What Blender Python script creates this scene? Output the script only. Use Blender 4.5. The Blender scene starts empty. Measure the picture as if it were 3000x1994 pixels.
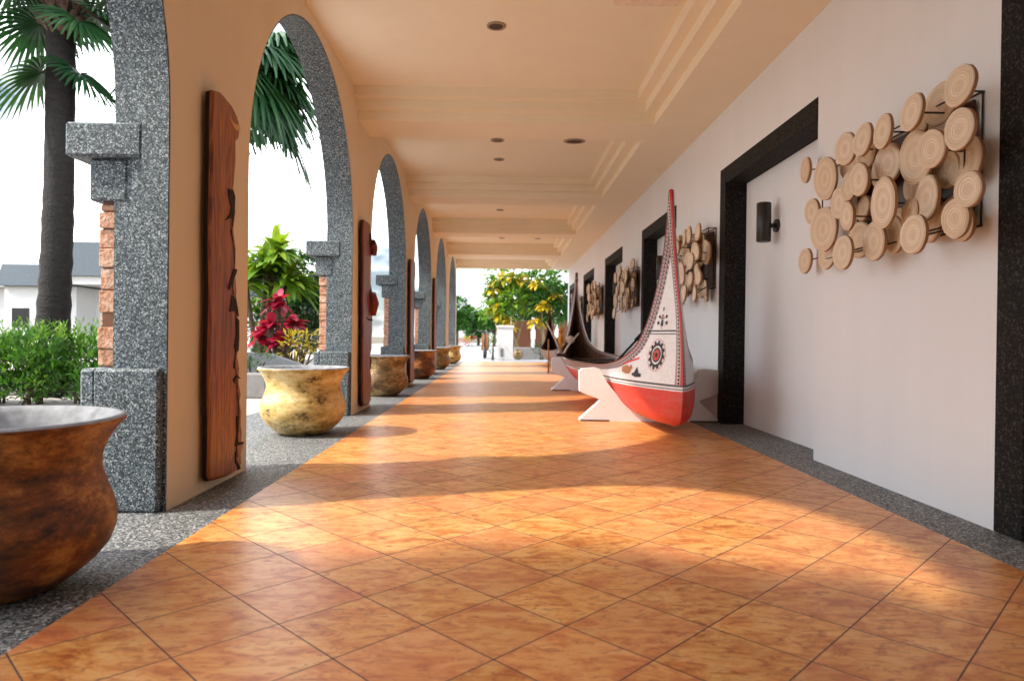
import bpy, math, random
import numpy as np
from mathutils import Vector, Matrix
from mathutils.bvhtree import BVHTree
PI = math.pi
R = math.radians
random.seed(7)
scene = bpy.context.scene
COL = scene.collection

# ------------------------------------------------------------------ mesh helpers
class MB:
    def __init__(s):
        s.v = []; s.f = []; s.m = []; s.sm = []; s.var = []
    def vert(s, p):
        s.v.append((p[0], p[1], p[2])); return len(s.v) - 1
    def face(s, idx, m=0, smooth=False, var=0.5):
        s.f.append(tuple(idx)); s.m.append(m); s.sm.append(smooth); s.var.append(var)
    def poly(s, pts, m=0, smooth=False, var=0.5):
        n = len(s.v)
        s.v.extend([(p[0], p[1], p[2]) for p in pts])
        s.face(range(n, n + len(pts)), m, smooth, var)
    def box(s, a, b, m=0, bev=0.0):
        x0, y0, z0 = a; x1, y1, z1 = b
        if bev > 0:
            r = bev
            # chamfered box: 24 vertices
            ids = {}
            for ix, X in ((0, x0), (1, x1)):
                for iy, Y in ((0, y0), (1, y1)):
                    for iz, Z in ((0, z0), (1, z1)):
                        sx = r if ix == 0 else -r; sy = r if iy == 0 else -r; sz = r if iz == 0 else -r
                        ids[ix, iy, iz, 0] = s.vert((X, Y + sy, Z + sz))
                        ids[ix, iy, iz, 1] = s.vert((X + sx, Y, Z + sz))
                        ids[ix, iy, iz, 2] = s.vert((X + sx, Y + sy, Z))
            q = lambda *a: s.face(a, m)
            for c, rev in ((0, True), (1, False)):
                l = [ids[c, 0, 0, 0], ids[c, 1, 0, 0], ids[c, 1, 1, 0], ids[c, 0, 1, 0]]
                q(*(l[::-1] if rev else l))
                l = [ids[0, c, 0, 1], ids[0, c, 1, 1], ids[1, c, 1, 1], ids[1, c, 0, 1]]
                q(*(l[::-1] if rev else l))
                l = [ids[0, 0, c, 2], ids[1, 0, c, 2], ids[1, 1, c, 2], ids[0, 1, c, 2]]
                q(*(l[::-1] if rev else l))
            for a_ in (0, 1):
                for b_ in (0, 1):
                    q(ids[a_, b_, 0, 0], ids[a_, b_, 1, 0], ids[a_, b_, 1, 1], ids[a_, b_, 0, 1])
                    q(ids[a_, 0, b_, 0], ids[a_, 1, b_, 0], ids[a_, 1, b_, 2], ids[a_, 0, b_, 2])
                    q(ids[0, a_, b_, 1], ids[1, a_, b_, 1], ids[1, a_, b_, 2], ids[0, a_, b_, 2])
                    for c_ in (0, 1):
                        q(ids[a_, b_, c_, 0], ids[a_, b_, c_, 1], ids[a_, b_, c_, 2])
            return
        n = len(s.v)
        s.v += [(x0,y0,z0),(x1,y0,z0),(x1,y1,z0),(x0,y1,z0),(x0,y0,z1),(x1,y0,z1),(x1,y1,z1),(x0,y1,z1)]
        for f in ((3,2,1,0),(4,5,6,7),(0,1,5,4),(1,2,6,5),(2,3,7,6),(3,0,4,7)):
            s.face([n + i for i in f], m)
    def tube(s, pts, rad, seg=8, m=0, caps=True, smooth=True, var=0.5):
        pts = [Vector(p) for p in pts]
        if not isinstance(rad, (list, tuple)): rad = [rad] * len(pts)
        rings = []
        prev = None
        for i, p in enumerate(pts):
            d = (pts[min(i + 1, len(pts) - 1)] - pts[max(i - 1, 0)]).normalized()
            up = prev if prev is not None else (Vector((0, 0, 1)) if abs(d.z) < .9 else Vector((0, 1, 0)))
            a = d.cross(up)
            if a.length < 1e-5: a = d.cross(Vector((1, 0, .3)))
            a.normalize(); b = a.cross(d).normalized(); prev = b
            rings.append([s.vert(p + (a * math.cos(2*PI*k/seg) + b * math.sin(2*PI*k/seg)) * rad[i]) for k in range(seg)])
        for i in range(len(rings) - 1):
            for k in range(seg):
                k2 = (k + 1) % seg
                s.face((rings[i][k], rings[i][k2], rings[i+1][k2], rings[i+1][k]), m, smooth, var)
        if caps:
            s.face(rings[0], m); s.face(rings[-1][::-1], m)
    def lathe(s, prof, c, seg=48, m=0, wob=None, mats=None):
        rings = []
        for j, (r, z) in enumerate(prof):
            ring = []
            for k in range(seg):
                a = 2 * PI * k / seg
                rr = r * (1 + (wob(a, z) if wob else 0))
                ring.append(s.vert((c[0] + rr * math.cos(a), c[1] + rr * math.sin(a), c[2] + z)))
            rings.append(ring)
        for i in range(len(rings) - 1):
            mm = mats[i] if mats else m
            for k in range(seg):
                k2 = (k + 1) % seg
                s.face((rings[i][k], rings[i][k2], rings[i+1][k2], rings[i+1][k]), mm, True)
        return rings
    def prism(s, poly, x0, x1, m=0, axis='x', bev=0.0, mside=None):
        """polygon in the plane across `axis`, extruded from x0 to x1"""
        def P(a, u, v):
            return {'x': (a, u, v), 'y': (u, a, v), 'z': (u, v, a)}[axis]
        cx = sum(p[0] for p in poly) / len(poly); cy = sum(p[1] for p in poly) / len(poly)
        def inset(b):
            out = []
            n = len(poly)
            for i in range(n):
                p0 = poly[i - 1]; p = poly[i]; p1 = poly[(i + 1) % n]
                e = Vector((p1[0] - p0[0], p1[1] - p0[1])).normalized()
                nrm = Vector((-e.y, e.x)) * area
                out.append((p[0] + nrm.x * b, p[1] + nrm.y * b))
            return out
        A = sum(poly[i-1][0]*poly[i][1] - poly[i][0]*poly[i-1][1] for i in range(len(poly)))
        area = 1 if A > 0 else -1
        sg = 1 if x1 > x0 else -1
        layers = [(x0, poly), (x1 - sg * bev, poly), (x1, inset(bev))] if bev else [(x0, poly), (x1, poly)]
        rs = [[s.vert(P(a, *p)) for p in pl] for a, pl in layers]
        n = len(poly)
        for i in range(len(rs) - 1):
            for k in range(n):
                k2 = (k + 1) % n
                s.face((rs[i][k], rs[i][k2], rs[i+1][k2], rs[i+1][k]), m if (mside is None or i > 0) else mside, bool(bev) and i > 0)
        s.face(rs[0][::-1], m); s.face(rs[-1], m)

def fix_normals(me):
    import bmesh
    bm = bmesh.new(); bm.from_mesh(me)
    bmesh.ops.recalc_face_normals(bm, faces=bm.faces)
    bm.to_mesh(me); bm.free()

def obj(name, mb, mats, parent=None, normals=True):
    if not isinstance(mats, (list, tuple)): mats = [mats]
    me = bpy.data.meshes.new(name)
    v = mb.v
    if parent is not None:
        root = parent; off = Vector((0, 0, 0))
        while root is not None:
            off += root.location; root = root.parent
        v = [(p[0] - off.x, p[1] - off.y, p[2] - off.z) for p in v]
    me.from_pydata(v, [], mb.f)
    for m in mats: me.materials.append(m)
    me.polygons.foreach_set('material_index', mb.m)
    me.polygons.foreach_set('use_smooth', mb.sm)
    at = me.attributes.new('var', 'FLOAT', 'FACE')
    at.data.foreach_set('value', mb.var)
    me.update()
    if normals: fix_normals(me)
    o = bpy.data.objects.new(name, me); COL.objects.link(o)
    if parent is not None: o.parent = parent
    return o

def tag(o, label=None, cat=None, group=None, kind=None):
    if label: o['label'] = label
    if cat: o['category'] = cat
    if group: o['group'] = group
    if kind: o['kind'] = kind
    return o

def thing(name, loc, label, cat, group=None):
    o = bpy.data.objects.new(name, None); COL.objects.link(o)
    o.location = loc; o.empty_display_size = .1
    return tag(o, label, cat, group)

def dup(root, loc, label=None, rotz=0.0):
    r = root.copy(); COL.objects.link(r); r.location = loc; r.rotation_euler.z = rotz
    if label: r['label'] = label
    for ch in list(root.children):
        c = ch.copy(); COL.objects.link(c); c.parent = r
        for g in list(ch.children):
            d = g.copy(); COL.objects.link(d); d.parent = c
    return r

# ------------------------------------------------------------------ material helpers
class NT:
    def __init__(s, name):
        s.mat = bpy.data.materials.new(name); s.mat.use_nodes = True
        s.t = s.mat.node_tree; s.n = s.t.nodes; s.l = s.t.links
        s.b = s.n['Principled BSDF']
    def node(s, typ, **kw):
        n = s.n.new(typ)
        for k, v in kw.items():
            if k.startswith('i_'):
                key = k[2:]
                sock = n.inputs[int(key)] if key.isdigit() else n.inputs[key.replace('_', ' ')]
                if hasattr(v, 'is_linked'): s.l.new(v, sock)
                else: sock.default_value = v
            else: setattr(n, k, v)
        return n
    def math(s, op, a, b=None, c=None, clamp=False):
        n = s.n.new('ShaderNodeMath'); n.operation = op; n.use_clamp = clamp
        for i, v in enumerate((a, b, c)):
            if v is None: continue
            if hasattr(v, 'is_linked'): s.l.new(v, n.inputs[i])
            else: n.inputs[i].default_value = v
        return n.outputs[0]
    def mix(s, f, a, b, blend='MIX'):
        n = s.n.new('ShaderNodeMix'); n.data_type = 'RGBA'; n.blend_type = blend
        for sock, v in ((n.inputs['Factor'], f), (n.inputs[6], a), (n.inputs[7], b)):
            if hasattr(v, 'is_linked'): s.l.new(v, sock)
            else: sock.default_value = v if not isinstance(v, tuple) else (v + (1,) if len(v) == 3 else v)
        return n.outputs[2]
    def ramp(s, fac, stops, interp='LINEAR'):
        n = s.n.new('ShaderNodeValToRGB'); n.color_ramp.interpolation = interp
        e = n.color_ramp.elements
        while len(e) < len(stops): e.new(.5)
        for i, (p, c) in enumerate(stops):
            e[i].position = p; e[i].color = tuple(c) + (1,) if len(c) == 3 else c
        s.l.new(fac, n.inputs[0])
        return n.outputs[0]
    def coord(s, scale=(1, 1, 1), rot=(0, 0, 0), loc=(0, 0, 0), kind='Object'):
        tc = s.n.new('ShaderNodeTexCoord'); mp = s.n.new('ShaderNodeMapping')
        s.l.new(tc.outputs[kind], mp.inputs[0])
        mp.inputs['Scale'].default_value = scale; mp.inputs['Rotation'].default_value = rot
        mp.inputs['Location'].default_value = loc
        return mp.outputs[0]
    def noise(s, vec, scale, detail=4, rough=.55, dist=0.0):
        n = s.node('ShaderNodeTexNoise', i_Scale=scale, i_Detail=detail, i_Roughness=rough, i_Distortion=dist)
        s.l.new(vec, n.inputs['Vector']); return n.outputs['Fac']
    def bump(s, h, strength=.3, dist=.01):
        n = s.node('ShaderNodeBump', i_Strength=strength, i_Distance=dist)
        s.l.new(h, n.inputs['Height']); s.l.new(n.outputs[0], s.b.inputs['Normal'])
    def col(s, c):
        if hasattr(c, 'is_linked'): s.l.new(c, s.b.inputs['Base Color'])
        else: s.b.inputs['Base Color'].default_value = tuple(c) + (1,)
    def rough(s, r):
        if hasattr(r, 'is_linked'): s.l.new(r, s.b.inputs['Roughness'])
        else: s.b.inputs['Roughness'].default_value = r

def plaster(name, c, c2, rough=.85):
    t = NT(name); v = t.coord()
    n = t.noise(v, 1.3, 5); n2 = t.noise(v, 160, 3)
    st = t.noise(t.coord(scale=(6, 6, .5)), 1.0, 4)
    f = t.math('ADD', t.math('MULTIPLY', n, .6), t.math('MULTIPLY', st, .4))
    t.col(t.mix(t.math('SMOOTH_MIN', t.math('MULTIPLY_ADD', f, 2.4, -.7, clamp=True), 1.0, .1), c, c2))
    t.rough(rough); t.bump(t.math('ADD', t.math('MULTIPLY', n2, .4), t.math('MULTIPLY', t.noise(v, 14, 5, .6), 1.5)), .16, .008); return t.mat

def granite(name, stops, scale=95, rough=.55):
    t = NT(name); v = t.coord()
    w = t.noise(v, 60, 2)
    vv = t.node('ShaderNodeVectorMath', operation='ADD', i_0=v)
    ws = t.node('ShaderNodeVectorMath', operation='SCALE'); ws.inputs[3].default_value = .012
    nz = t.node('ShaderNodeTexNoise', i_Scale=70.0, i_Detail=2.0); t.l.new(v, nz.inputs['Vector'])
    t.l.new(nz.outputs['Color'], ws.inputs[0]); t.l.new(ws.outputs[0], vv.inputs[1])
    vo = t.node('ShaderNodeTexVoronoi', i_Scale=float(scale)); t.l.new(vv.outputs[0], vo.inputs['Vector'])
    sep = t.node('ShaderNodeSeparateColor'); t.l.new(vo.outputs['Color'], sep.inputs[0])
    c = t.ramp(sep.outputs[0], stops, 'CONSTANT')
    big = t.noise(v, 2.2, 4)
    c = t.mix(t.math('MULTIPLY_ADD', big, .9, -.2, clamp=True), c, (.5, .55, .6), 'MULTIPLY')
    t.col(c); t.rough(rough)
    t.bump(sep.outputs[1], .35, .004); return t.mat

def plain(name, c, rough=.5, metal=0.0, nscale=30, amt=.25, bump=.1):
    t = NT(name); v = t.coord(); n = t.noise(v, nscale, 5)
    t.col(t.mix(n, tuple(x * (1 - amt) for x in c), tuple(min(1, x * (1 + amt)) for x in c)))
    t.rough(rough); t.b.inputs['Metallic'].default_value = metal
    if bump: t.bump(n, bump, .005)
    return t.mat

def leafmat(name, dark, mid, light, trans=.3, rough=.38):
    t = NT(name)
    at = t.node('ShaderNodeAttribute', attribute_name='var')
    c = t.ramp(at.outputs['Fac'], [(0, dark), (.5, mid), (1, light)])
    t.col(c); t.rough(rough)
    tr = t.node('ShaderNodeBsdfTranslucent')
    t.l.new(t.mix(1.0, c, (1.0, 1.0, .55), 'MULTIPLY'), tr.inputs[0])
    mx = t.node('ShaderNodeMixShader', i_0=trans)
    t.l.new(t.b.outputs[0], mx.inputs[1]); t.l.new(tr.outputs[0], mx.inputs[2])
    t.l.new(mx.outputs[0], t.n['Material Output'].inputs[0])
    return t.mat

M = {}
M['cream'] = plaster('cream_plaster', (.78, .67, .49), (.71, .585, .41))
M['ceil'] = plaster('cream_ceiling_paint', (.86, .80, .64), (.82, .75, .585))
M['white'] = plaster('white_wall_paint', (.775, .815, .865), (.72, .76, .81))
gr = [(0, (.010, .017, .022)), (.28, (.035, .055, .066)), (.52, (.095, .13, .148)), (.74, (.19, .235, .255)), (.91, (.40, .44, .45))]
M['granite'] = granite('washed_granite', gr, 190)
gp = [(0, (.03, .033, .036)), (.25, (.09, .10, .105)), (.5, (.19, .20, .205)), (.72, (.31, .32, .32)), (.9, (.55, .55, .54))]
M['gpave'] = granite('granite_paving', gp, 160, .6)
gd = [(0, (.004, .004, .004)), (.4, (.010, .0095, .009)), (.7, (.022, .019, .017)), (.9, (.052, .045, .040))]
M['gdark'] = granite('dark_granite', gd, 130, .7)
M['gdark'].node_tree.nodes['Principled BSDF'].inputs['Specular IOR Level'].default_value = .2
M['pave'] = plain('concrete_paving', (.42, .38, .37), .8, nscale=9)
M['road'] = plain('pale_asphalt', (.27, .28, .30), .85, nscale=20)
M['earth'] = plain('garden_ground', (.10, .085, .05), .95, nscale=6, amt=.5)
M['concrete'] = plain('grey_concrete', (.22, .215, .21), .85, nscale=14, amt=.3)
M['slate'] = plain('slate_grey_wall', (.16, .18, .21), .8, nscale=8)
M['black'] = plain('black_metal', (.012, .012, .013), .4, nscale=40)
M['iron'] = plain('dark_iron', (.035, .02, .012), .55, nscale=40)
M['whitepaint'] = plain('white_painted_wood', (.77, .80, .84), .6, nscale=25, amt=.08)
M['villa'] = plain('villa_white', (.72, .73, .74), .8, nscale=3, amt=.05)
M['villaroof'] = plain('villa_roof_grey', (.06, .08, .10), .8, nscale=12)
M['glassdark'] = plain('dark_window', (.02, .022, .025), .15, nscale=5)
M['gate'] = plain('brown_wood_gate', (.13, .045, .02), .6, nscale=12, amt=.5)
M['soil'] = plain('pot_soil', (.06, .06, .06), .9, nscale=30, amt=.6)
M['lightmetal'] = plain('downlight_rim', (.35, .26, .18), .5)
M['gold'] = plain('gilded_wood', (.62, .27, .03), .5, nscale=30, amt=.4)
M['paleleaf'] = plain('pale_carved_wood', (.55, .47, .42), .6, nscale=30)
M['darkwood'] = plain('dark_brown_wood', (.045, .014, .008), .45, nscale=10, amt=.6)
M['orange'] = plain('orange_wood', (.45, .17, .04), .5)
M['red'] = plain('red_paint', (.60, .03, .015), .4, nscale=12, amt=.25)
M['blackpaint'] = plain('black_paint', (.02, .016, .016), .5)
M['brownpaint'] = plain('brown_paint', (.42, .16, .05), .5)
M['cable'] = plain('cable_grey', (.35, .35, .36), .6)
M['cloudsteel'] = plain('pale_roof_metal', (.6, .62, .64), .6)

def tiles():
    t = NT('terracotta_tiles')
    P = .264
    v = t.coord(rot=(0, 0, -PI / 4))
    sx = t.node('ShaderNodeSeparateXYZ'); t.l.new(v, sx.inputs[0])
    # mapping rotates by -45 deg: x' = (x+y)/sqrt2, y' = (y-x)/sqrt2
    u = t.math('DIVIDE', t.math('ADD', sx.outputs[0], -.05), P)
    w = t.math('DIVIDE', t.math('ADD', sx.outputs[1], -.066), P)
    du = t.math('ABSOLUTE', t.math('SUBTRACT', t.math('FRACT', t.math('ADD', u, .5)), .5))
    dw = t.math('ABSOLUTE', t.math('SUBTRACT', t.math('FRACT', t.math('ADD', w, .5)), .5))
    d = t.math('MINIMUM', du, dw)
    wob = t.math('MULTIPLY', t.noise(t.coord(), 40, 3), .006)
    grout = t.math('LESS_THAN', t.math('SUBTRACT', d, wob), .0045)
    cell = t.node('ShaderNodeCombineXYZ', i_0=t.math('FLOOR', u), i_1=t.math('FLOOR', w))
    wn = t.node('ShaderNodeTexWhiteNoise'); t.l.new(cell.outputs[0], wn.inputs['Vector'])
    sc = t.node('ShaderNodeSeparateColor'); t.l.new(wn.outputs['Color'], sc.inputs[0])
    # streaks along one tile axis, shifted per tile
    off = t.node('ShaderNodeVectorMath', operation='SCALE'); off.inputs[3].default_value = 7.0
    t.l.new(wn.outputs['Color'], off.inputs[0])
    vv = t.node('ShaderNodeVectorMath', operation='ADD'); t.l.new(t.coord(rot=(0, 0, -PI/4), scale=(6.5, 15, 1)), vv.inputs[0]); t.l.new(off.outputs[0], vv.inputs[1])
    n1 = t.noise(vv.outputs[0], 1.0, 8, .68, 1.0)
    vv2 = t.node('ShaderNodeVectorMath', operation='ADD'); t.l.new(t.coord(rot=(0, 0, -PI/4), scale=(20, 42, 1)), vv2.inputs[0]); t.l.new(off.outputs[0], vv2.inputs[1])
    n2 = t.noise(vv2.outputs[0], 1.0, 7, .7, .8)
    c = t.ramp(n1, [(.32, (.40, .095, .022)), (.43, (.62, .235, .052)), (.53, (.75, .37, .11)), (.70, (.80, .49, .19))])
    spots = t.math('MULTIPLY_ADD', n2, 7.0, -3.6, clamp=True)
    c = t.mix(t.math('MULTIPLY', spots, .85), c, (.31, .07, .016))
    c = t.mix(t.math('MULTIPLY', t.math('POWER', sc.outputs[0], 1.5), .4), c, (.66, .22, .12))
    dirt = t.math('MULTIPLY_ADD', t.noise(t.coord(scale=(1, .5, 1)), 1.6, 7, .7), 1.5, -.25, clamp=True)
    br = t.math('MULTIPLY', t.math('MULTIPLY_ADD', sc.outputs[1], .14, .90), t.math('MULTIPLY_ADD', dirt, .2, .85))
    c = t.mix(1.0, c, t.node('ShaderNodeCombineColor', i_0=br, i_1=br, i_2=br).outputs[0], 'MULTIPLY')
    t.col(t.mix(grout, c, (.085, .05, .05)))
    rg = t.math('MULTIPLY_ADD', n2, .18, .27)
    t.rough(t.math('MAXIMUM', rg, t.math('MULTIPLY', grout, .8)))
    t.b.inputs['Specular IOR Level'].default_value = .5
    h = t.math('SUBTRACT', t.math('MULTIPLY', n2, .12), grout)
    t.bump(h, .35, .004)
    return t.mat
M['tiles'] = tiles()

def bricks():
    t = NT('rough_pink_brick'); v = t.coord()
    n = t.noise(v, 22, 6, .7); n2 = t.noise(v, 55, 5)
    c = t.ramp(n, [(.3, (.22, .075, .035)), (.43, (.50, .25, .15)), (.57, (.66, .42, .30)), (.7, (.76, .62, .50))])
    t.col(t.mix(t.math('MULTIPLY', n2, .35), c, (.34, .14, .08))); t.rough(.9); t.bump(t.math('ADD', n, n2), .9, .02)
    return t.mat
M['brick'] = bricks()
M['mortar'] = plain('dark_mortar', (.16, .075, .045), .95, nscale=40)

def slabwood(name, c1, c2, c3, seed):
    t = NT(name)
    v = t.coord(scale=(3, 7, .75), loc=(seed, seed * 2, seed))
    w = t.node('ShaderNodeTexNoise', i_Scale=1.4, i_Detail=5.0, i_Distortion=1.6); t.l.new(v, w.inputs['Vector'])
    rings = t.math('FRACT', t.math('MULTIPLY', w.outputs['Fac'], 7.0))
    tri = t.math('ABSOLUTE', t.math('MULTIPLY_ADD', rings, 2.0, -1.0))
    f = t.noise(t.coord(scale=(60, 60, 3)), 1.0, 4)
    fac = t.math('ADD', t.math('MULTIPLY', tri, .45), t.math('MULTIPLY', w.outputs['Fac'], .6))
    c = t.ramp(fac, [(.18, c1), (.45, c2), (.8, c3)])
    t.col(t.mix(t.math('MULTIPLY', f, .35), c, c1)); t.rough(.38); t.bump(f, .2, .004)
    return t.mat
M['slab'] = slabwood('varnished_red_brown_wood', (.075, .012, .004), (.28, .065, .009), (.50, .16, .02), 1.0)
M['slabred'] = slabwood('varnished_deep_red_wood', (.05, .006, .003), (.18, .016, .006), (.30, .032, .010), 4.0)
M['hollow'] = plain('charred_hollow_and_side_shade', (.008, .005, .004), .8, nscale=40, amt=.6)  # for the hollows, and for shade painted on plank sides
M['sapwood'] = plain('pale_sapwood', (.62, .36, .14), .5)

def potmat(name, base, light, dark, thr, seed):
    t = NT(name)
    v = t.coord(loc=(seed, seed * 1.7, 0), scale=(1, 1, 1.9)); n = t.noise(v, 4.2, 10, .76, .15); n2 = t.noise(v, 26, 6, .75); st = t.noise(t.coord(scale=(2, 2, 16), loc=(seed, 0, 0)), 1.5, 4)
    c = t.ramp(n, [(.39, dark), (thr - .03, tuple(x * .55 for x in base)), (thr + .02, base), (.60, light), (.72, tuple(min(.8, x * 1.3) for x in light))])
    bl = t.math('MULTIPLY_ADD', t.math('ADD', t.math('MULTIPLY', n2, .6), t.math('MULTIPLY', t.noise(v, 3.1, 3), .5)), 9.0, -5.1, clamp=True)
    c = t.mix(t.math('MULTIPLY', bl, .75), c, dark)
    c = t.mix(t.math('MULTIPLY_ADD', st, 1.2, -.45, clamp=True), c, tuple(x * .7 for x in base))
    t.col(c); t.rough(t.math('MULTIPLY_ADD', n2, .25, .32)); t.bump(t.math('ADD', n, t.math('MULTIPLY', n2, .6)), .35, .012)
    return t.mat
M['pot_rust'] = potmat('rusty_brown_glaze', (.26, .08, .018), (.52, .25, .06), (.016, .007, .005), .5, 2.0)
M['pot_ochre'] = potmat('ochre_glaze', (.55, .36, .10), (.78, .63, .33), (.06, .03, .012), .44, 9.3)
M['pot_olive'] = potmat('olive_brown_glaze', (.33, .19, .06), (.56, .44, .22), (.045, .02, .01), .5, 15.0)
M['potrim'] = plain('pale_weathered_rim', (.25, .26, .28), .85, nscale=26, amt=.75)

def discmat():
    t = NT('coiled_woven_straw')
    tc = t.node('ShaderNodeTexCoord'); sp = t.node('ShaderNodeSeparateXYZ'); t.l.new(tc.outputs['UV'], sp.inputs[0])
    r = t.math('SQRT', t.math('ADD', t.math('POWER', sp.outputs[0], 2.0), t.math('POWER', sp.outputs[1], 2.0)))
    n = t.noise(t.coord(), 30, 4)
    rings = t.math('SINE', t.math('MULTIPLY', t.math('ADD', r, t.math('MULTIPLY', n, .004)), 2 * PI / .0125))
    big = t.math('SINE', t.math('MULTIPLY', r, 2 * PI / .047))
    c = t.mix(t.math('MULTIPLY_ADD', rings, .4, .5), (.66, .54, .41), (.86, .78, .66))
    c = t.mix(t.math('MULTIPLY_ADD', big, .16, .17), c, (.42, .27, .14))
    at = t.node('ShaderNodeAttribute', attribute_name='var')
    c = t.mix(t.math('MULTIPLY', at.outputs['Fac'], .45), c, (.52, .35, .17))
    t.col(t.mix(t.math('MULTIPLY', n, .3), c, (.78, .63, .48))); t.rough(.75); t.bump(rings, .4, .003)
    return t.mat
M['straw'] = discmat()
M['strawedge'] = plain('straw_rim', (.34, .17, .07), .8, nscale=80)

def barkmat(name, a, b):
    t = NT(name); v = t.coord(scale=(6, 6, 14)); n = t.noise(v, 1.6, 6, .65); n2 = t.noise(t.coord(), 30, 4)
    t.col(t.mix(t.math('MULTIPLY_ADD', n, 2.2, -.6, clamp=True), a, b)); t.rough(.9)
    t.bump(t.math('ADD', n, n2), .8, .02); return t.mat
M['palmbark'] = barkmat('palm_trunk_bark', (.004, .0035, .004), (.022, .019, .019))
M['fibre'] = barkmat('palm_fibre', (.035, .016, .012), (.17, .10, .08))
M['bark'] = barkmat('tree_bark', (.05, .035, .02), (.16, .12, .08))
M['palmleaf'] = leafmat('fan_palm_leaf', (.007, .032, .013), (.016, .072, .024), (.055, .15, .05), .3)
M['hedge'] = leafmat('hedge_leaf', (.012, .05, .008), (.05, .17, .016), (.20, .37, .04), .38)
M['bright'] = leafmat('bright_green_leaf', (.03, .11, .01), (.13, .29, .02), (.34, .46, .04), .4)
M['darkleaf'] = leafmat('dark_green_leaf', (.006, .028, .008), (.015, .07, .015), (.06, .16, .025), .25)
M['treeleaf'] = leafmat('tree_leaf', (.014, .065, .014), (.05, .165, .025), (.13, .29, .045), .35)
M['redleaf'] = leafmat('red_ti_leaf', (.10, .004, .02), (.38, .01, .05), (.60, .03, .09), .35)
M['yellowleaf'] = leafmat('yellow_croton_leaf', (.04, .07, .008), (.36, .30, .02), (.60, .45, .03), .3)
M['goldleaf'] = leafmat('golden_leaf', (.20, .22, .01), (.60, .44, .02), (.70, .50, .05), .35)

# ------------------------------------------------------------------ layout constants (metres)
PER = 3.49
XL, XR, XREC = -1.41, 1.98, 2.165
TL, TR = -1.15, 1.73
Y0, YEND = -8.0, 20.6
PN = 2.88                      # near edge of pier 0, pier width .88
PW = .88
OW = PER - PW                  # opening
ZS = 1.69                      # spring line
KMIN, KMAX = -1, 4             # openings

# ------------------------------------------------------------------ setting
def sheet(name, x0, x1, y0, y1, z, mat, nx=1, ny=1):
    mb = MB(); mb.poly([(x0, y0, z), (x1, y0, z), (x1, y1, z), (x0, y1, z)])
    return tag(obj(name, mb, mat), kind='structure')
sheet('floor', TL, TR, Y0, YEND, 0, M['tiles'])
sheet('granite_path', -2.35, TL, Y0, YEND, 0, M['gpave'])
sheet('granite_path', TR, 2.6, Y0, YEND, 0, M['gpave'])
sheet('pavement', -12.0, -2.35, Y0, 34, -.006, M['pave'])
sheet('road', -12.0, 14.0, YEND, 90, -.012, M['road'])
sheet('ground', -300, 300, -200, 500, -.03, M['earth'])

# ------------------------------------------------------------------ arcade (left)
arc = thing('arcade_wall', (XL, 6.0, 0), 'cream plastered arcade wall with granite lined round arches, left of corridor', 'wall')
XB = -1.52
r_open = OW / 2
NSEG = 40
ZT = 3.35
mb = MB()
ya = Y0
for k in range(KMIN, KMAX + 2):
    pn = PN + PER * k; pf = pn + PW
    if k == KMIN: pn = Y0  # unseen stretch behind the camera made solid, without arches, to cut light
    if k == KMAX + 1: pf = YEND
    for X in (XL, XB):
        mb.poly([(X, pn, 0), (X, pf, 0), (X, pf, ZT), (X, pn, ZT)])
    for Yv in (pn, pf):
        mb.poly([(XL, Yv, 0), (XB, Yv, 0), (XB, Yv, ZS), (XL, Yv, ZS)])
    if k <= KMAX:
        c = pf + r_open
        pts = [(c - r_open * math.cos(PI * i / NSEG), ZS + r_open * math.sin(PI * i / NSEG)) for i in range(NSEG + 1)]
        for i in range(NSEG):
            a, b = pts[i], pts[i + 1]
            for X in (XL, XB):
                mb.poly([(X, a[0], a[1]), (X, b[0], b[1]), (X, b[0], ZT), (X, a[0], ZT)])
            mb.poly([(XL, a[0], a[1]), (XL, b[0], b[1]), (XB, b[0], b[1]), (XB, a[0], a[1])], smooth=True)
obj('wall', mb, M['cream'], arc)
# granite linings: a stepped profile swept round each opening
prof = [(-1.4125, .010), (-1.525, .010), (-1.525, -.016), (-1.578, -.016), (-1.578, -.040), (-1.665, -.040), (-1.665, -.17), (-1.522, -.17), (-1.522, -.001), (-1.4125, -.001)]
for k in range(KMIN, KMAX + 1):
    c = PN + PER * k + PW + r_open
    path = [(-1, 0.0, 0.0)] + [(0, PI * i / 48, 0) for i in range(49)] + [(1, 0, 0)]
    mb = MB(); rings = []
    for kind, ang, _ in path:
        ring = []
        for X, d in prof:
            rr = r_open - d
            if kind == -1: y, z = c - rr, 0.0
            elif kind == 1: y, z = c + rr, 0.0
            else: y, z = c - rr * math.cos(ang), ZS + rr * math.sin(ang)
            ring.append(mb.vert((X, y, z)))
        rings.append(ring)
    n = len(prof)
    for i in range(len(rings) - 1):
        for j in range(n):
            j2 = (j + 1) % n
            mb.face((rings[i][j], rings[i][j2], rings[i+1][j2], rings[i+1][j]), 0, False)
    obj('granite_arch', mb, M['granite'], arc)
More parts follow.
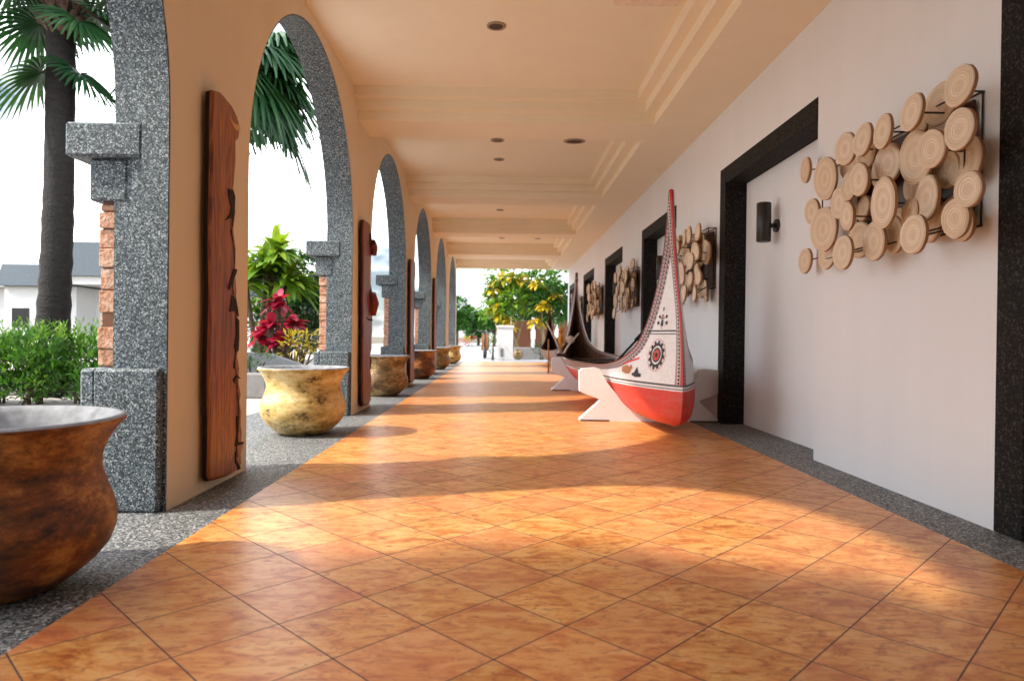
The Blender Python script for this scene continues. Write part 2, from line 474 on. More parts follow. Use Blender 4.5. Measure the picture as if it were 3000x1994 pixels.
for k in range(KMIN + 1, KMAX + 2):
    pn = PN + PER * k; pf = min(pn + PW, YEND + .1)
    mb = MB(); mb.box((-1.70, pn - .045, 0), (-1.425, pf + .045, .60), bev=.012)
    mb.box((-1.765, pn - .03, 0), (-1.70 + .002, pf + .03, .598), bev=.012)
    obj('plinth', mb, M['granite'], arc)
    mb = MB(); mb.box((-1.85, pn - .006, 1.49), (-1.528, pf + .006, 1.635), bev=.010)
    mb.box((-1.77, pn + .035, 1.31), (-1.61, pf - .035, 1.4895), bev=.008)
    obj('impost', mb, M['granite'], arc)
    mb = MB(); rnd = random.Random(50 + k)
    mb.box((-1.722, pn + .06, .601), (-1.63, pf - .07, 1.31), 1)
    z = .605
    while z < 1.29:
        h = min(rnd.uniform(.05, .10), 1.305 - z)
        off = rnd.uniform(-.012, .008)
        for a, b in (((-1.735 + off * .5, pn + .055 + rnd.uniform(-.006, .006)), (-1.63, pn + .30)),
                     ((-1.735 + off * .5, pn + .304), (-1.63, pf - .05))):
            mb.box((a[0], a[1], z), (b[0], b[1], z + h - .002 - rnd.uniform(0, .005)), 0, bev=.004)
        z += h
    obj('brick_column', mb, [M['brick'], M['mortar']], arc)

# ------------------------------------------------------------------ gallery wall (right)
gal = thing('gallery_wall', (XR, 6.0, 0), 'white gallery wall with dark granite door surrounds, right of corridor', 'wall')
mb = MB()
DW0, DW1 = 4.262, 6.172          # recessed doorway span of bay 0
ZL0, ZL1 = 2.15, 2.295
mb.poly([(XR, Y0, ZL1), (XR, YEND, ZL1), (XR, YEND, 3.2), (XR, Y0, 3.2)])
KR = range(-2, 5)
prev = Y0
for k in KR:
    a = DW0 + PER * k; b = DW1 + PER * k
    mb.poly([(XR, prev, 0), (XR, a, 0), (XR, a, ZL1), (XR, prev, ZL1)])
    mb.poly([(XR, a, 0), (XREC + .05, a, 0), (XREC + .05, a, ZL1), (XR, a, ZL1)])
    mb.poly([(XREC + .05, b, 0), (XR, b, 0), (XR, b, ZL1), (XREC + .05, b, ZL1)])
    prev = b
mb.poly([(XR, prev, 0), (XR, YEND, 0), (XR, YEND, ZL1), (XR, prev, ZL1)])
mb.poly([(XR, YEND, 0), (2.6, YEND, 0), (2.6, YEND, 3.2), (XR, YEND, 3.2)])
obj('wall', mb, M['white'], gal)
mb = MB(); mb.box((XL - .11, Y0 - .1, 0), (2.6, Y0 - .002, 3.3)); obj('unseen_light_blocker', mb, M['cream'], gal)  # unseen closing wall, added to keep light off the ceiling risers
for k in KR:
    a = DW0 + PER * k; b = DW1 + PER * k
    mb = MB(); mb.box((1.974, b - .15, .001), (XREC + .04, b + .001, ZL1 + .001), bev=.004)
    mb.box((1.974, a + .001, ZL0), (XREC + .04, b - .1502, ZL1 + .001), bev=.004)
    obj('door_frame', mb, M['gdark'], gal)
    mb = MB(); mb.box((XREC, a + .002, .002), (XREC + .05, b - .152, ZL0 - .002))
    obj('door_panel', mb, M['white'], gal)

# ------------------------------------------------------------------ coffered ceiling
ce = thing('coffered_ceiling', (0, 6.0, 2.82), 'cream coffered ceiling with stepped beams over the corridor', 'ceiling')
xs = [XL, 1.245, 1.335, 1.442, XR]
hx = [3.08, 2.99, 2.905, 2.82]
ys = [Y0]; hy = []; own = []
k = -3
for k in range(-3, 6):
    yb = PN + PW / 2 + PER * k
    if yb - .5 < Y0: continue
    for w, h in ((-.475, 3.08), (-.378, 2.99), (-.28, 2.905), (.28, 2.82), (.378, 2.905), (.475, 2.99)):
        y = yb + w
        if y > YEND - .02: break
        ys.append(y); hy.append(h); own.append(None if h == 3.08 else k)
ys.append(YEND); hy.append(2.82); own.append(5)
parts = {}
def cellz(i, j): return min(hx[i], hy[j])
def owner(i, j):
    z = cellz(i, j)
    if i > 0 and hx[i] <= hy[j]: return 'soffit'
    return ('beam', own[j]) if own[j] is not None else 'ceiling_panel'
for i in range(len(xs) - 1):
    for j in range(len(ys) - 1):
        z = cellz(i, j); o = owner(i, j)
        mbp = parts.setdefault(o, MB())
        mbp.poly([(xs[i], ys[j], z), (xs[i], ys[j+1], z), (xs[i+1], ys[j+1], z), (xs[i+1], ys[j], z)])
        for (i2, j2) in ((i + 1, j), (i, j + 1)):
            if i2 >= len(xs) - 1 or j2 >= len(ys) - 1: continue
            z2 = cellz(i2, j2)
            if abs(z2 - z) < 1e-6: continue
            lo = o if z < z2 else owner(i2, j2)
            mp = parts.setdefault(lo, MB())
            if i2 != i: mp.poly([(xs[i2], ys[j], z), (xs[i2], ys[j+1], z), (xs[i2], ys[j+1], z2), (xs[i2], ys[j], z2)])
            else: mp.poly([(xs[i], ys[j2], z), (xs[i+1], ys[j2], z), (xs[i+1], ys[j2], z2), (xs[i], ys[j2], z2)])
for o, mbp in parts.items():
    obj(o if isinstance(o, str) else 'beam', mbp, M['ceil'], ce)
mb = MB(); mb.box((.735, 4.05, 3.066), (1.19, 4.715, 3.0795), bev=.003)
obj('access_panel', mb, plain('pinkish_panel', (.80, .68, .55), .7), ce)
mb = MB(); mb.box((-1.54, Y0, 3.352), (3.2, YEND, 3.9)); mb.box((XL + .002, YEND - .12, 3.085), (3.2, YEND - .001, 3.34))
obj('roof', mb, M['villa'], ce)

# downlights
DL = [(-.075, 5.08, 3.08, 'downlight with pale rim in the nearest ceiling bay'),
      (-.078, 7.12, 2.82, 'downlight under the nearest stepped beam, above corridor middle'),
      (.73, 7.11, 2.82, 'wider dark downlight under the nearest stepped beam, toward right wall'),
      (-.075, 8.88, 3.08, 'small downlight in the second ceiling bay from the camera'),
      (-.072, 12.4, 3.08, 'small downlight in the third ceiling bay from the camera'),
      (-.046, 15.9, 3.08, 'tiny downlight in the fourth ceiling bay, over corridor middle'),
      (.80, 15.9, 3.08, 'tiny downlight in the fourth ceiling bay, toward the right wall')]
first = None
for x, y, z, lab in DL:
    if first is None:
        first = thing('downlight', (x, y, z), lab, 'light', 'recessed ceiling downlights')
        mb = MB(); mb.lathe([(.072, -.001), (.072, -.008), (.055, -.010), (.052, -.003)], (x, y, z), 28)
        obj('rim', mb, M['lightmetal'], first)
        mb = MB(); rg = mb.lathe([(.053, -.004), (.03, -.0035), (.004, -.003)], (x, y, z), 28); mb.face(rg[-1])
        obj('reflector', mb, M['black'], first)
    else:
        o = dup(first, (x, y, z), lab)
        if abs(x - .73) < .01: o.scale = (1.6, 1.2, 1)

# ------------------------------------------------------------------ sconces
sc0 = None
SL = ['black cylinder wall lamp beside the nearest cluster of woven discs', 'black cylinder wall lamp in the second doorway, half hidden by the boat prow',
      'black cylinder wall lamp in the third doorway down the wall', 'black cylinder wall lamp in the fourth doorway down the wall', 'black cylinder wall lamp in the farthest doorway']
for i, lab in enumerate(SL):
    y = 5.33 + PER * i
    if sc0 is None:
        sc0 = thing('wall_lamp', (XREC, y, 1.53), lab, 'lamp', 'black wall lamps in the doorways')
        mb = MB(); mb.tube([(2.055, y, 1.53), (2.055, y, 1.535), (2.055, y, 1.833), (2.055, y, 1.838)], [.050, .056, .056, .050], 24)
        obj('lamp_body', mb, M['black'], sc0)
        mb = MB(); mb.tube([(2.10, y, 1.66), (XREC - .01, y, 1.66)], .018, 12); obj('bracket', mb, M['black'], sc0)
        mb = MB(); mb.tube([(XREC - .02, y, 1.66), (XREC - .001, y, 1.66)], .052, 20); obj('back_plate', mb, M['black'], sc0)
    else: dup(sc0, (XREC, y, 1.53), lab)

# ------------------------------------------------------------------ woven disc sculptures
DISCS = [(3.02,1.30,.10,1.91),(3.40,1.62,.10,1.91),(3.62,1.62,.09,1.91),(2.98,1.66,.10,1.91),(3.62,1.30,.10,1.91),(2.86,1.62,.09,1.91),(3.45,1.30,.09,1.91),(2.85,1.30,.08,1.91),(3.12,1.50,.10,1.91),(3.80,1.52,.08,1.91),(4.256, 1.83, 0.082, 1.895), (3.846, 1.678, 0.124, 1.825), (3.473, 1.743, 0.085, 1.75), (3.711, 1.734, 0.086, 1.895), (3.304, 1.742, 0.081, 1.75), (3.54, 1.736, 0.082, 1.895), (3.128, 1.728, 0.079, 1.75), (2.906, 1.743, 0.082, 1.75), (3.085, 1.749, 0.067, 1.895), (2.938, 1.794, 0.094, 1.895), (2.599, 1.745, 0.08, 1.75), (2.595, 1.576, 0.08, 1.75), (2.993, 1.572, 0.119, 1.825), (2.765, 1.546, 0.08, 1.75), (3.213, 1.605, 0.097, 1.825), (3.331, 1.552, 0.081, 1.75), (3.57, 1.577, 0.078, 1.825), (3.68, 1.506, 0.085, 1.825), (3.445, 1.392, 0.075, 1.75), (4.004, 1.519, 0.078, 1.825), (3.858, 1.392, 0.129, 1.825), (3.484, 1.21, 0.09, 1.75), (4.245, 1.257, 0.082, 1.895), (3.958, 1.261, 0.087, 1.895), (3.116, 1.394, 0.116, 1.75), (2.914, 1.377, 0.096, 1.825), (3.032, 1.331, 0.072, 1.825), (2.881, 1.213, 0.087, 1.75), (3.325, 1.247, 0.098, 1.825), (3.282, 1.276, 0.091, 1.895), (2.775, 1.501, 0.107, 1.895), (2.54, 1.332, 0.069, 1.75), (2.612, 1.233, 0.075, 1.75), (2.79, 1.245, 0.075, 1.895), (3.558, 1.456, 0.069, 1.895), (2.884, 1.492, 0.082, 1.895), (3.232, 1.318, 0.075, 1.895)]
def disc_obj(parent, y, z, r, X, rnd, ya, nm='woven_disc'):
    th = .018
    mb = MB()
    tilt = Matrix.Rotation(rnd.uniform(-.12, .12), 3, 'Z') @ Matrix.Rotation(rnd.uniform(-.1, .1), 3, 'Y')
    seg = 36
    prof = [(0.0, .006), (r * .3, .004), (r * .8, 0.0), (r * .96, -.001), (r, .004), (r, th), (r * .9, th + .004), (0.0, th + .004)]
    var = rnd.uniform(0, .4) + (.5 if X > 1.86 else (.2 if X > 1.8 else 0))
    uv = []
    rings = []
    for pr, px in prof:
        ring = []
        for k in range(seg if pr > 0 else 1):
            a = 2 * PI * k / seg
            rr = pr * (1 + .025 * math.sin(2 * a + X * 40 + y * 9) + .012 * math.sin(3 * a + y * 31) + .006 * math.sin(7 * a + z * 50))
            p = tilt @ Vector((px, rr * math.cos(a), rr * math.sin(a)))
            ring.append(mb.vert((X + p.x, y + p.y, z + p.z))); uv.append((rr * math.cos(a), rr * math.sin(a)))
        rings.append(ring)
    for i in range(len(rings) - 1):
        m = 1 if i in (4, 5) else 0
        A, B = rings[i], rings[i + 1]
        for k in range(seg):
            k2 = (k + 1) % seg
            if len(A) == 1: mb.face((A[0], B[k2], B[k]), m, True, var)
            elif len(B) == 1: mb.face((A[k], A[k2], B[0]), m, True, var)
            else: mb.face((A[k], A[k2], B[k2], B[k]), m, i not in (3, 4, 5), var)
    # rod from the frame to the back of the disc
    n0 = len(mb.v)
    mb.tube([(X + th, y, z), (max(1.90, X + th + .004), min(max(y, ya + 2.79), ya + 4.0), min(max(z, 1.25), 1.78))], .0045, 6, 2, var=var)
    uv += [(0, 0)] * (len(mb.v) - n0)
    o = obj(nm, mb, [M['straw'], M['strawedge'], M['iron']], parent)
    ul = o.data.uv_layers.new(name='UVMap')
    for lp in o.data.loops: ul.data[lp.index].uv = uv[lp.vertex_index]
    return o
ART = ['cluster of pale woven discs on an iron frame, nearest on the white wall', 'cluster of woven discs just behind the boat prow, between two door surrounds',
       'cluster of woven discs between second and third dark door surrounds', 'small far cluster of woven discs behind the dark boat stern',
       'farthest cluster of woven discs near the end of the wall']
def art(k, lab, rnd):
    dy = PER * k
    t = thing('disc_sculpture', (XR, 3.4 + dy, 1.5), lab, 'wall art', 'woven disc wall sculptures')
    mb = MB()
    r = .0042
    for X in (1.972, 1.90):
        for (a, b) in (((2.775, 1.79), (2.775, 1.235)), ((2.775, 1.235), (4.02, 1.235)), ((4.02, 1.235), (4.02, 1.79)), ((4.02, 1.79), (2.775, 1.79))):
            mb.tube([(X, a[0] + dy, a[1]), (X, b[0] + dy, b[1])], r, 6)
    for y, z in ((2.775, 1.79), (2.775, 1.235), (4.02, 1.79), (4.02, 1.235)):
        mb.tube([(1.90, y + dy, z), (1.978, y + dy, z)], r, 6)
    obj('frame', mb, M['iron'], t)
    mb = MB(); mb.box((1.952, 2.80 + dy, 1.25), (1.962, 3.72 + dy, 1.765)); obj('backing', mb, M['darkwood'], t)
    for (y, z, rad, X) in DISCS:
        if k: y2, z2 = min(y, 3.9) + rnd.uniform(-.07, .07) + .06, z + rnd.uniform(-.07, .07)
        else: y2, z2 = y, z
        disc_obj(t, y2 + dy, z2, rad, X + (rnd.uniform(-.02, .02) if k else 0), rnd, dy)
for k, lab in enumerate(ART): art(k, lab, random.Random(100 + k))

# ------------------------------------------------------------------ wooden slabs on the piers
def slab(k, prof_r, lab, mat, patches, pale=(), x0=-1.388, th=.034, y_l=(3.150, 3.165), z0=.06, z1=1.885, knobs=(), vein=None):
    dy = PER * k
    t = thing('carved_slab', (XL, 3.3 + dy, 0), lab, 'wood slab', 'tall wood slabs hung on the arcade piers')
    poly = [(y_l[1] + .02, z0), (y_l[1], z0 + .03)]
    for i in range(1, 12):
        f = i / 12
        poly.append((y_l[1] + (y_l[0] - y_l[1]) * f + .006 * math.sin(f * 17 + k), z0 + (z1 - z0) * f))
    poly += [(y_l[0] + .01, z1 - .015), (y_l[0] + .05, z1 + .005)]
    poly += [(y, z) for y, z in prof_r]
    poly = [(y + dy, z) for y, z in poly]
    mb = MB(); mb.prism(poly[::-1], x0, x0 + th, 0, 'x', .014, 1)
    obj('plank', mb, [mat, M['hollow']], t)  # second material paints the plank sides dark, standing in for shade
    for pts in patches:
        ym = max(q[0] for q in pts); pts = [(ym - (ym - q[0]) * 1.55, q[1]) for q in pts]
        mb = MB(); mb.prism([(y + dy, z) for y, z in pts], x0 + th - .02, x0 + th + .0035, 0, 'x', .002)
        obj('hollow', mb, M['hollow'], t)
    if vein:
        mb = MB(); rv = random.Random(5); L = []; Rr = []
        for i in range(len(vein) - 1):
            for q in range(4):
                f = q / 4; y = vein[i][0] + (vein[i+1][0] - vein[i][0]) * f; z = vein[i][1] + (vein[i+1][1] - vein[i][1]) * f
                w = rv.uniform(.003, .012); L.append((y - w, z)); Rr.append((y + w * .7, z))
        for i in range(len(L) - 1):
            mb.poly([(x0 + th + .0022, L[i][0] + dy, L[i][1]), (x0 + th + .0022, Rr[i][0] + dy, Rr[i][1]), (x0 + th + .0022, Rr[i+1][0] + dy, Rr[i+1][1]), (x0 + th + .0022, L[i+1][0] + dy, L[i+1][1])])
        obj('dark_vein', mb, M['hollow'], t)
    for pts in pale:
        mb = MB(); mb.prism([(y + dy, z) for y, z in pts], x0 + th - .02, x0 + th + .005, 0, 'x', .002)
        obj('pale_knot', mb, M['sapwood'], t)
    for pts, rad in knobs:
        mb = MB(); mb.tube([(x0 + th * .6 + q[2], q[0] + dy, q[1]) for q in pts], rad, 10)
        obj('branch_stub', mb, mat, t)
    mb = MB(); mb.box((XL - .001 + .002, 3.3 + dy, z1 - .35), (x0 + .002, 3.36 + dy, z1 - .3)); mb.box((XL + .001, 3.38 + dy, z0 + .3), (x0 + .002, 3.44 + dy, z0 + .35))
    obj('wall_bracket', mb, M['iron'], t)
# right-hand (far) edge from top to bottom
e0 = [(3.27, 1.905), (3.38, 1.89), (3.455, 1.855), (3.485, 1.82), (3.487, 1.77), (3.475, 1.735), (3.44, 1.72), (3.445, 1.62), (3.425, 1.5), (3.41, 1.46), (3.44, 1.41), (3.45, 1.36), (3.425, 1.28), (3.44, 1.23), (3.46, 1.18),
      (3.455, 1.05), (3.475, .97), (3.47, .9), (3.49, .84), (3.485, .79), (3.51, .73), (3.51, .68), (3.49, .64), (3.52, .58), (3.515, .5), (3.545, .44), (3.53, .40), (3.555, .35), (3.55, .28), (3.565, .24), (3.56, .2), (3.585, .17), (3.555, .12), (3.56, .07), (3.51, .045), (3.40, .04)]
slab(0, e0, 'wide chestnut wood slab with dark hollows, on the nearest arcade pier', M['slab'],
     [[(3.37, 1.46), (3.41, 1.47), (3.428, 1.44), (3.425, 1.37), (3.418, 1.33), (3.385, 1.32), (3.35, 1.30), (3.385, 1.34), (3.395, 1.38), (3.375, 1.42)],
      [(3.43, 1.075), (3.462, 1.08), (3.458, 1.06), (3.40, .965), (3.39, .975)],
      [(3.43, .945), (3.466, .93), (3.482, .88), (3.49, .84), (3.462, .865), (3.41, .86), (3.425, .90)],
      [(3.475, .835), (3.498, .82), (3.50, .73), (3.495, .665), (3.47, .655), (3.458, .69), (3.475, .75)],
      [(3.44, .61), (3.452, .615), (3.455, .58), (3.44, .575)],
      [(3.46, .52), (3.49, .545), (3.53, .52), (3.49, .53), (3.475, .50)],
      [(3.51, .33), (3.535, .33), (3.52, .24), (3.53, .195), (3.575, .185), (3.575, .175), (3.50, .18), (3.515, .25)],
      [(3.49, .15), (3.505, .155), (3.50, .11), (3.54, .055), (3.52, .05), (3.49, .10)]],
     vein=[(3.42, 1.40), (3.40, 1.30), (3.385, 1.26), (3.42, 1.18), (3.435, 1.09), (3.405, .99), (3.43, .93), (3.455, .86), (3.47, .75), (3.462, .66), (3.44, .60), (3.475, .54), (3.485, .46), (3.505, .36), (3.50, .25), (3.48, .18), (3.50, .10)],
     pale=[[(3.345, 1.815), (3.40, 1.80), (3.475, 1.81), (3.478, 1.785), (3.43, 1.775), (3.385, 1.785)]])
e1 = [(3.24, 1.885), (3.36, 1.89), (3.42, 1.87), (3.43, 1.80), (3.47, 1.77), (3.475, 1.68), (3.50, 1.62), (3.46, 1.55), (3.44, 1.45), (3.43, 1.30), (3.50, 1.27), (3.57, 1.20), (3.59, 1.10), (3.585, 1.0), (3.57, .90), (3.585, .80), (3.55, .70), (3.565, .62), (3.50, .55),
      (3.51, .40), (3.56, .33), (3.57, .24), (3.53, .16), (3.55, .08), (3.45, .05), (3.38, .05)]
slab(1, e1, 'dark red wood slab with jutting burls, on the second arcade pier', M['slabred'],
     [[(3.39, 1.78), (3.47, 1.79), (3.49, 1.70), (3.49, 1.63), (3.43, 1.66), (3.42, 1.72)], [(3.36, .935), (3.40, .925), (3.565, .925), (3.57, .90), (3.42, .905)],
      [(3.50, .54), (3.545, .5), (3.52, .42), (3.5, .4)], [(3.44, 1.22), (3.47, 1.23), (3.45, 1.0), (3.43, .99)]], z1=1.87, y_l=(3.07, 3.14),
     knobs=[([(3.47, 1.70, .01), (3.52, 1.66, .03), (3.50, 1.58, .035)], [.05, .04, .028]), ([(3.50, 1.18, .01), (3.55, 1.08, .03), (3.54, .96, .02)], [.05, .055, .035])])
e2 = [(3.25, 1.90), (3.45, 1.89), (3.50, 1.84), (3.52, 1.70), (3.46, 1.60), (3.44, 1.45), (3.43, 1.2), (3.46, 1.05), (3.44, .95), (3.42, .78), (3.47, .72), (3.45, .60), (3.50, .48), (3.47, .30), (3.50, .15), (3.45, .05), (3.36, .05)]
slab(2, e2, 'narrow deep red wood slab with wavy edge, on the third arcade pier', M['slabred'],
     [[(3.40, 1.45), (3.43, 1.44), (3.42, 1.1), (3.40, 1.1)], [(3.42, .66), (3.46, .60), (3.48, .5), (3.44, .5)]], z1=1.88, y_l=(2.98, 3.05))
e3 = [(3.25, 1.93), (3.50, 1.92), (3.56, 1.85), (3.55, 1.5), (3.52, 1.2), (3.55, .9), (3.51, .6), (3.54, .3), (3.50, .06), (3.36, .05)]
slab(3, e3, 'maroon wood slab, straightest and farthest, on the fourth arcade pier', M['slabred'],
     [[(3.45, 1.3), (3.50, 1.25), (3.48, 1.0), (3.45, 1.0)]], z1=1.91, y_l=(3.00, 3.06))

# ------------------------------------------------------------------ pots in the arch openings
def pot(loc, mat, lab, s=1.0, rot=0.0, seed=0):
    t = thing('glazed_pot', loc, lab, 'pot', 'big glazed pots standing in the arch openings')
    rnd = random.Random(seed)
    ph = [rnd.uniform(0, 6) for _ in range(4)]
    wob = lambda a, z: .008 * math.sin(3 * a + ph[0] + z * 4) + .006 * math.sin(5 * a + ph[1]) + .004 * math.sin(9 * a + ph[2] + z * 9)
    pr = [(0.0, .004), (.15, .0), (.175, .008), (.215, .035), (.262, .075), (.297, .12), (.314, .165), (.317, .205), (.308, .245), (.293, .285), (.280, .325), (.274, .355), (.276, .385), (.288, .42), (.308, .455), (.330, .483), (.3385, .490), (.338, .500)]
    pr = [(r * s, z * s) for r, z in pr]
    # smooth the profile
    mb = MB(); mb.lathe(pr[1:], loc, 64, 0, wob); 
    n = len(mb.v); mb.face(list(range(64))[::-1], 0)
    obj('body', mb, mat, t)
    pr2 = [(.338, .4995), (.332, .507), (.318, .507), (.300, .490), (.283, .455), (.268, .415), (.258, .385)]
    mb = MB(); mb.lathe([(r * s, z * s) for r, z in pr2], loc, 64, 0, wob)
    obj('rim', mb, M['potrim'], t)
    mb = MB(); rg = mb.lathe([(.262 * s, .40 * s), (.2 * s, .405 * s), (.1 * s, .40 * s), (.02 * s, .402 * s)], loc, 48); mb.face(rg[-1])
    obj('soil', mb, M['soil'], t)
pot((-1.47, 1.98, 0), M['pot_rust'], 'rust brown glazed pot with pale rim, nearest, cut by the photo edge', .99, seed=1)
pot((-1.515, 5.19, 0), M['pot_ochre'], 'yellow ochre glazed pot with brown patches beyond the chestnut slab', 1.0, seed=2)
pot((-1.50, 8.55, 0), M['pot_olive'], 'olive and brown pot between the second and third arcade piers', 1.0, seed=3)
pot((-1.50, 12.05, 0), M['pot_rust'], 'dark brown pot between the third and fourth arcade piers', 1.0, seed=4)
pot((-1.50, 15.55, 0), M['pot_olive'], 'brown pot just beyond the fourth arcade pier', 1.0, seed=5)
pot((-1.46, 18.9, 0), M['pot_ochre'], 'farthest ochre pot at the open end of the arcade', 1.0, seed=6)

# ------------------------------------------------------------------ boats
def catmull(pts, n):
    P = np.array(pts, float); out = []
    m = len(P)
    for i in range(m - 1):
        p0 = P[max(i - 1, 0)]; p1 = P[i]; p2 = P[i + 1]; p3 = P[min(i + 2, m - 1)]
        for j in range(n):
            t = j / n
            out.append(.5 * ((2 * p1) + (-p0 + p2) * t + (2*p0 - 5*p1 + 4*p2 - p3) * t*t + (-p0 + 3*p1 - 3*p2 + p3) * t**3))
    out.append(P[-1]); return np.array(out)
G = [(5.462, 1.955, .022), (5.47, 1.55, .048), (5.485, 1.32, .076), (5.53, 1.10, .112), (5.60, .89, .158), (5.72, .70, .225), (5.93, .575, .325), (6.2, .53, .385), (6.6, .505, .435), (7.5, .49, .50), (8.95, .48, .52)]
K = [(5.455, 1.965, 0), (5.335, 1.5, 0), (5.225, 1.2, 0), (5.115, .93, 0), (5.055, .66, 0), (5.035, .4, 0), (5.06, .2, 0), (5.16, .09, 0), (5.6, .065, 0), (7.0, .06, 0), (8.95, .06, 0)]
def hull(YC):
    """returns mesh builder of a double-ended hull (one surface outside, one inside) and attributes"""
    g = catmull(G, 8); kk = catmull(K, 8)
    n = len(g); NV = 18
    gu = np.concatenate([[0], np.cumsum(np.linalg.norm(np.diff(g, axis=0), axis=1))])
    mb = MB(); A = {'gu': [], 'gd': [], 'sd': []}
    def side(end, sgn, inner):
        rows = []
        for i in range(n):
            t = i / (n - 1)
            row = []
            Gp, Kp = g[i].copy(), kk[i].copy()
            pexp = .85 - .42 * min(1, max(0, (t - .3) / .5))
            L = math.hypot(Gp[0] - Kp[0], Gp[1] - Kp[1]) + Gp[2] * .8
            for j in range(NV + 1):
                v = j / NV
                y = Kp[0] + (Gp[0] - Kp[0]) * v; z = Kp[1] + (Gp[1] - Kp[1]) * v; b = Gp[2] * (v ** pexp)
                if inner:
                    b = max(0.0, b - .022); 
                    if j < NV: z += .03 * (1 - v) * min(1, t * 2.5); y += .05 * (1 - v) * (1 - t)
                yy = y if end > 0 else 2 * YC - y
                row.append(mb.vert((1.35 + sgn * b, yy, z)))
                A['gu'].append(gu[i]); A['gd'].append((1 - v) * L); A['sd'].append(v * L if t < .72 else 1.0)
            rows.append(row)
        for i in range(n - 1):
            for j in range(NV):
                q = (rows[i][j], rows[i+1][j], rows[i+1][j+1], rows[i][j+1])
                if (sgn < 0) ^ (end < 0) ^ inner: q = q[::-1]
                mb.face(q, 1 if inner else 0, True)
        return rows
    for end in (1, -1):
        for sgn in (-1, 1):
            o = side(end, sgn, False); i_ = side(end, sgn, True)
            for i in range(n - 1):
                mb.face((o[i][NV], o[i+1][NV], i_[i+1][NV], i_[i][NV]), 0)
    return mb, A
def boatpaint():
    t = NT('painted_boat_hull')
    def attr(n): return t.node('ShaderNodeAttribute', attribute_name=n).outputs['Fac']
    gu, gdn, sd = attr('gu'), attr('gd'), attr('sd')
    geo = t.node('ShaderNodeNewGeometry'); sp = t.node('ShaderNodeSeparateXYZ'); t.l.new(geo.outputs['Position'], sp.inputs[0])
    z = sp.outputs[2]; y = sp.outputs[1]
    n = t.noise(t.coord(), 9, 5); nf = t.noise(t.coord(), 60, 4)
    W = t.mix(n, (.70, .72, .74), (.80, .82, .85)); 
    K_ = (.025, .02, .022); RD = (.34, .03, .03)
    band = lambda s, a, b: t.math('MULTIPLY', t.math('GREATER_THAN', s, a), t.math('LESS_THAN', s, b))
    # gunwale border: two toothed rows, dark lines
    tooth = lambda s, per, a, h: t.math('LESS_THAN', t.math('DIVIDE', t.math('SUBTRACT', s[1], a), h), t.math('ABSOLUTE', t.math('MULTIPLY_ADD', t.math('FRACT', t.math('DIVIDE', s[0], per)), 2.0, -1.0)))
    c = W
    border = lambda c, u, d, wd: c
    def rows(c, u, d):
        c = t.mix(band(d, .012, .10), c, (.42, .35, .35))
        c = t.mix(band(d, 0.0, .012), c, K_)
        c = t.mix(t.math('MULTIPLY', band(d, .014, .038), tooth((u, d), .034, .014, .024)), c, RD)
        c = t.mix(band(d, .038, .042), c, K_)
        c = t.mix(t.math('MULTIPLY', band(d, .044, .066), tooth((u, d), .030, .044, .022)), c, K_)
        c = t.mix(band(d, .068, .072), c, RD)
        c = t.mix(t.math('MULTIPLY', band(d, .076, .098), tooth((u, d), .042, .076, .022)), c, K_)
        return c
    gdn = t.math('DIVIDE', gdn, 1.6)
    c = rows(c, gu, gdn)
    above = t.math('GREATER_THAN', z, .40)
    # stem border
    st = t.math('MULTIPLY', band(sd, .0, .085), above)
    cs = t.mix(t.math('MULTIPLY', band(sd, .032, .062), tooth((z, sd), .028, .032, .03)), (.55, .53, .53), K_)
    cs = t.mix(band(sd, .066, .074), cs, RD); cs = t.mix(band(sd, .079, .085), cs, K_); cs = t.mix(band(sd, .0, .026), cs, (.50, .025, .015))
    c = t.mix(st, c, cs)
    # waterline stripes and red bottom
    c = t.mix(band(z, .392, .408), c, (.08, .07, .075)); c = t.mix(band(z, .368, .380), c, (.25, .24, .25))
    zz = t.math('MULTIPLY_ADD', n, .004, z)
    c = t.mix(t.math('LESS_THAN', zz, .362), c, t.mix(n, (.50, .018, .008), (.66, .05, .03)))
    c = t.mix(t.math('MULTIPLY', t.math('MULTIPLY_ADD', nf, 5.0, -2.8, clamp=True), .45), c, (.30, .22, .2))
    c = t.mix(t.math('MULTIPLY', t.math('MULTIPLY_ADD', t.noise(t.coord(scale=(2, 2, 9)), 2.5, 7, .7), 3.0, -1.5, clamp=True), .3), c, (.36, .28, .24))
    t.col(c); t.rough(.45); t.bump(nf, .12, .003)
    return t.mat
M['boatpaint'] = boatpaint()
M['boatwood'] = slabwood('boat_inner_wood', (.04, .018, .01), (.11, .055, .035), (.22, .13, .09), 7.0)
